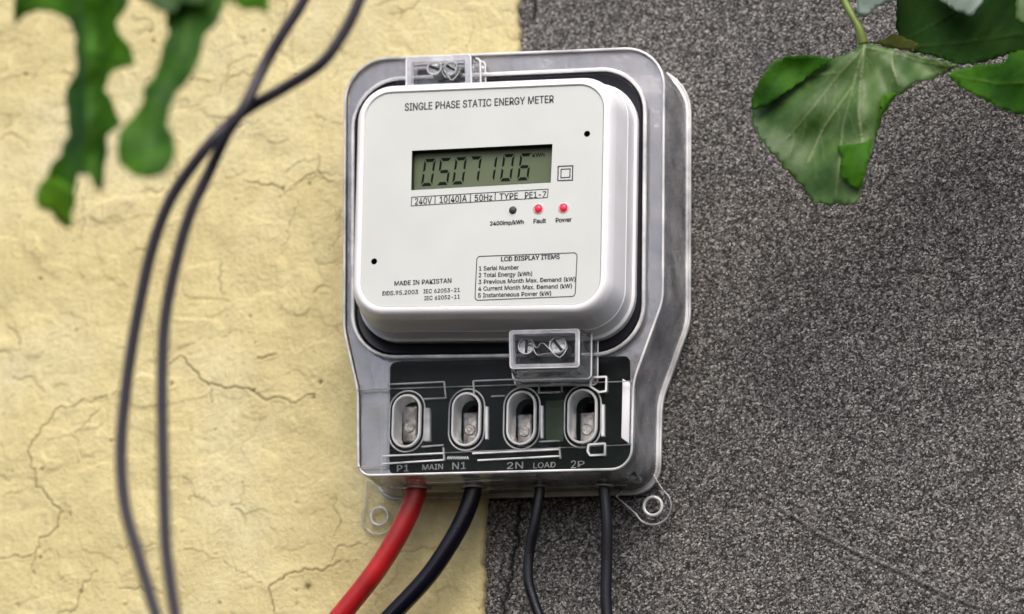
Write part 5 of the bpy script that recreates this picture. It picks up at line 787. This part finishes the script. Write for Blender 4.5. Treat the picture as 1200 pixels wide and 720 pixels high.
# ------------------------------------------------------------------ leaves
def leaf(name, outline, d, mat, parent, bend=lambda x, y: 0.0, veins=(), serr=1.5, label=None, step=5, seed=1, thick=.00035, vw=.9, tooth=5):
    rnd = random.Random(seed); veins = [list(v) for v in veins]; side = []
    for v in veins:                                            # side veins branching off the main ones
        for a, b in zip(v, v[1:]):
            a, b = Vector(a), Vector(b); L = (b-a).length; dr = (b-a)/max(L, 1e-6)
            for k in range(int(L/21)):
                c0 = a+dr*(k+.5)*21; q = 1 if (k+len(side)) % 2 else -1; e = Vector((dr.x*.7-dr.y*.7*q, dr.y*.7+dr.x*.7*q))
                side.append([tuple(c0), tuple(c0+e*rnd.uniform(9, 14)), tuple(c0+e*rnd.uniform(17, 26)+dr*rnd.uniform(4, 12))])
    P = [Vector(p) for p in outline]; Q = []
    for i in range(len(P)):                                    # toothed margin
        a, b = P[i], P[(i+1) % len(P)]; L = (b-a).length; n = max(1, int(L/tooth)); nr = Vector((-(b-a).y, (b-a).x))/max(L, 1e-6)
        for k in range(n):
            t = k/n; j = (serr*(.9 if k % 2 else -.5)*rnd.uniform(.4, 1.3)) if k else 0
            Q.append(a+(b-a)*t+nr*j)
    pts = list(Q); nb = len(Q); edges = [(i, (i+1) % nb) for i in range(nb)]
    xs = [p.x for p in Q]; ys = [p.y for p in Q]
    def inside(x, y):
        c = False
        for i in range(nb):
            x1, y1 = Q[i]; x2, y2 = Q[(i+1) % nb]
            if (y1 > y) != (y2 > y) and x < (x2-x1)*(y-y1)/(y2-y1)+x1: c = not c
        return c
    y = min(ys)
    while y < max(ys):
        x = min(xs)
        while x < max(xs):
            q = (x+rnd.uniform(-1, 1), y+rnd.uniform(-1, 1))
            if inside(*q): pts.append(Vector(q))
            x += step
        y += step
    for v in veins+side:
        for a, b in zip(v, v[1:]):
            a, b = Vector(a), Vector(b); n = max(1, int((b-a).length/3))
            for k in range(n):
                q = a+(b-a)*(k/n)
                if inside(q.x, q.y):
                    dn = Vector((-(b-a).y, (b-a).x)).normalized()*2.2
                    pts += [q, q+dn, q-dn]
    seen = set(); keep = []                                    # drop inner points that crowd together
    for i, p in enumerate(pts):
        c = (round(p.x/1.3), round(p.y/1.3))
        if i < nb: keep.append(p); seen.update((c[0]+a, c[1]+b) for a in (-1, 0, 1) for b in (-1, 0, 1))
        elif c not in seen: keep.append(p); seen.add(c)
    v2, e2, f2, *_ = delaunay_2d_cdt(keep, edges, [], 1, 1e-4)
    def vd(p, vs):
        m_ = 99
        for v in vs:
            for a, b in zip(v, v[1:]):
                a, b = Vector(a), Vector(b); dd = b-a; t = max(0, min(1, (p-a).dot(dd)/dd.length_squared)); m_ = min(m_, (p-a-dd*t).length)
        return m_
    vk = [max(math.exp(-(vd(p, veins)/vw)**2)*(.75+.25*math.sin(p.x*.13+p.y*.09+seed)), .22*math.exp(-(vd(p, side)/(vw*.8))**2)) for p in v2]
    V = [at(p.x, p.y, d+bend(p.x, p.y)+k*.0005+vnz(p.x, p.y, seed)) for p, k in zip(v2, vk)]
    me = bpy.data.meshes.new(name); me.from_pydata([tuple(v) for v in V], [], [tuple(f) for f in f2]); me.update()
    a_ = me.attributes.new('vein', 'FLOAT', 'POINT'); a_.data.foreach_set('value', [k*.7 for k in vk])
    me.polygons.foreach_set('use_smooth', [True]*len(me.polygons))
    o = bpy.data.objects.new(name, me); COL.objects.link(o); me.materials.append(mat); o.parent = parent
    sm = o.modifiers.new('thickness', 'SOLIDIFY'); sm.thickness = thick
    if label: o['label'] = label
    return o
def vnz(x, y, seed):
    return .0008*math.sin(x*.07+seed)*math.cos(y*.08+seed*2)+.00015*math.sin(x*.31+y*.22+seed)
def big_bend(x, y):
    t = math.atan2(x-1013, y-40); r = math.hypot(x-1013, y-40)
    return .008*math.exp(-((x-1000)/45)**2)+.00004*(y-120)+.0022*math.cos(t*9)*min(1, r/90)+.0012*math.sin(r*.09+t*3)
vr = empty('vine_shoot', label='vine shoot with a large pale leaf hanging over the grey wall', category='vine')
DL = .085
tube('stem', catmull([at(968, -50, DL+.004), at(985, -8, DL), at(996, 14, DL), at(1006, 32, DL), at(1012, 52, DL-.002)], 8), lambda t: .0016+.0008*(t > .7)*(t-.7)*3, M['stem'], vr, 10)
leaf('leaf', [(1013, 52), (1002, 60), (990, 66), (978, 70), (960, 67), (925, 66), (906, 74), (894, 90), (884, 112), (880, 140), (888, 158), (900, 174), (916, 192), (930, 208), (943, 222), (952, 236), (968, 240), (985, 239), (1000, 240),
     (1004, 236), (1009, 222), (1014, 196), (1022, 176), (1030, 150), (1034, 130), (1042, 118), (1062, 106), (1074, 96), (1090, 94), (1106, 86), (1124, 78), (1100, 70), (1070, 64), (1040, 58)],
     DL, M['leaf_pale'], vr, bend=big_bend, veins=[[(1013, 54), (1009, 90), (1006, 130), (1010, 160), (1012, 190)], [(1013, 54), (1000, 100), (988, 150), (983, 200), (980, 230)], [(1013, 56), (985, 85), (950, 130), (920, 165)],
     [(1015, 56), (1045, 62), (1046, 78), (1054, 102)], [(1046, 62), (1080, 72), (1115, 78)], [(985, 85), (940, 90), (900, 110)], [(1000, 100), (965, 150), (945, 195)]], seed=2, serr=2.4, label='large pale green leaf seen from below')
# the darker upper surface of the leaf where its left shoulder and its margins fold over
leaf('leaf_fold', [(976, 70), (960, 66), (925, 65), (905, 74), (893, 90), (883, 112), (880, 128), (896, 126), (915, 112), (936, 98), (955, 84)], DL+.0025, M['leaf_top'], vr, seed=3, bend=lambda x, y: big_bend(x, y)+.00004*(980-x))
leaf('leaf_fold', [(982, 172), (996, 170), (1010, 168), (1022, 162), (1018, 188), (1012, 212), (1006, 224), (994, 216), (984, 206), (986, 190)], DL+.0028, M['leaf_top'], vr, seed=4, bend=big_bend)
leaf('leaf_fold', [(1034, 112), (1044, 108), (1056, 108), (1046, 118), (1036, 132), (1030, 146), (1026, 160), (1030, 130)], DL+.0028, M['leaf_top'], vr, seed=5, bend=big_bend)
leaf('leaf', [(1108, 88), (1122, 82), (1150, 76), (1176, 74), (1184, 62), (1205, 58), (1260, 50), (1270, 110), (1215, 136), (1188, 134), (1165, 124), (1142, 112), (1124, 102)], DL+.004, M['leaf_top'], vr, seed=6,
     bend=lambda x, y: .00010*(x-1150), veins=[[(1120, 90), (1170, 98), (1240, 95)]], label='bright green leaf at the right edge')
leaf('leaf', [(1040, -60), (1052, 0), (1050, 28), (1056, 50), (1066, 60), (1095, 66), (1124, 76), (1150, 74), (1180, 64), (1215, 66), (1260, 50), (1260, -60)], DL-.012, M['leaf_dark'], vr, seed=7,
     bend=lambda x, y: .006*math.sin((x-1040)*.03), veins=[[(1056, 50), (1110, 20), (1180, -20)], [(1066, 56), (1130, 50), (1200, 40)]], label='dark green leaf in the corner')
leaf('leaf', [(1096, -30), (1100, 0), (1118, 12), (1138, 20), (1148, 8), (1156, -8), (1150, -40)], DL+.002, M['leaf_blue'], vr, seed=8, label='small pale leaf at the top edge')
leaf('leaf', [(1006, -40), (1004, 8), (1006, 18), (1014, 20), (1028, 8), (1044, 2), (1062, -6), (1060, -40)], DL+.003, M['leaf_blue'], vr, seed=9, label='bluish pale leaf tip beside the stem')
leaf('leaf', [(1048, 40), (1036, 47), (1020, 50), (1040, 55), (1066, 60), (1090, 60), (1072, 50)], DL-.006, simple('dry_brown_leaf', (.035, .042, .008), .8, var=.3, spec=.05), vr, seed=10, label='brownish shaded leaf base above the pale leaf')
leaf('leaf', [(1192, -30), (1190, 16), (1192, 26), (1215, 30), (1240, -20)], DL+.004, M['leaf_pale'], vr, seed=12)

vl = empty('vine_shoot', label='out of focus green vine leaves hanging over the yellow wall', category='vine')
DV = .37
tube('stem', catmull([at(90, -90, DV), at(150, -60, DV), at(230, -50, DV), at(330, -60, DV)], 8), .0018, M['stem'], vl, 10)
leaf('leaf', [(12, -50), (18, 0), (18, 30), (28, 18), (45, 12), (62, 14), (82, 24), (90, 45), (90, 85), (78, 105), (80, 130), (82, 158), (72, 182), (56, 206), (42, 228), (44, 242), (60, 248), (80, 268), (84, 250), (88, 226), (92, 205), (104, 205), (118, 228), (122, 195),
     (124, 160), (142, 146), (134, 128), (122, 106), (128, 86), (142, 80), (158, 76), (154, 56), (140, 40), (136, 26), (148, 10), (152, -50)], DV, M['leaf_left'], vl, serr=3.0, tooth=12, seed=13,
     bend=lambda x, y: .012*math.exp(-((x-105)/22)**2)-.00005*y, veins=[[(85, -40), (104, 60), (104, 150), (75, 235)], [(104, 60), (145, 70)], [(104, 140), (112, 215)]], label='long lobed leaf, blurred, farthest left', step=8, vw=2.5)
leaf('leaf', [(186, -50), (188, 0), (196, 14), (198, 40), (188, 70), (180, 92), (168, 104), (168, 120), (156, 138), (140, 156), (137, 176), (140, 192), (156, 206), (172, 210), (194, 204), (204, 188), (204, 160), (196, 146), (199, 128), (208, 108), (226, 86), (236, 62), (240, 42), (254, 28), (262, 10), (270, -50)],
     DV, M['leaf_left'], vl, serr=2.5, tooth=12, seed=14, bend=lambda x, y: .00006*y, veins=[[(230, -40), (215, 60), (180, 125), (170, 200)]], label='curled narrow leaf second from the left', step=8, vw=2.5)
leaf('leaf_fold', [(56, 208), (42, 228), (44, 242), (60, 248), (82, 268), (84, 250), (87, 226), (76, 214)], DV+.003, M['leaf_tip'], vl, serr=3, tooth=8, seed=18, step=8, bend=lambda x, y: .012*math.exp(-((x-105)/22)**2)-.00005*y)  # brighter green piece over the lower tip of the leaf
leaf('leaf', [(262, -50), (266, 0), (276, 4), (286, 12), (300, 10), (316, 16), (314, 2), (330, -50)], DV, M['leaf_left'], vl, seed=15, step=8)
leaf('leaf', [(150, -60), (165, 0), (182, 10), (200, 18), (214, 4), (240, 8), (245, -60)], DV+.006, M['leaf_pale'], vl, seed=16, step=8)
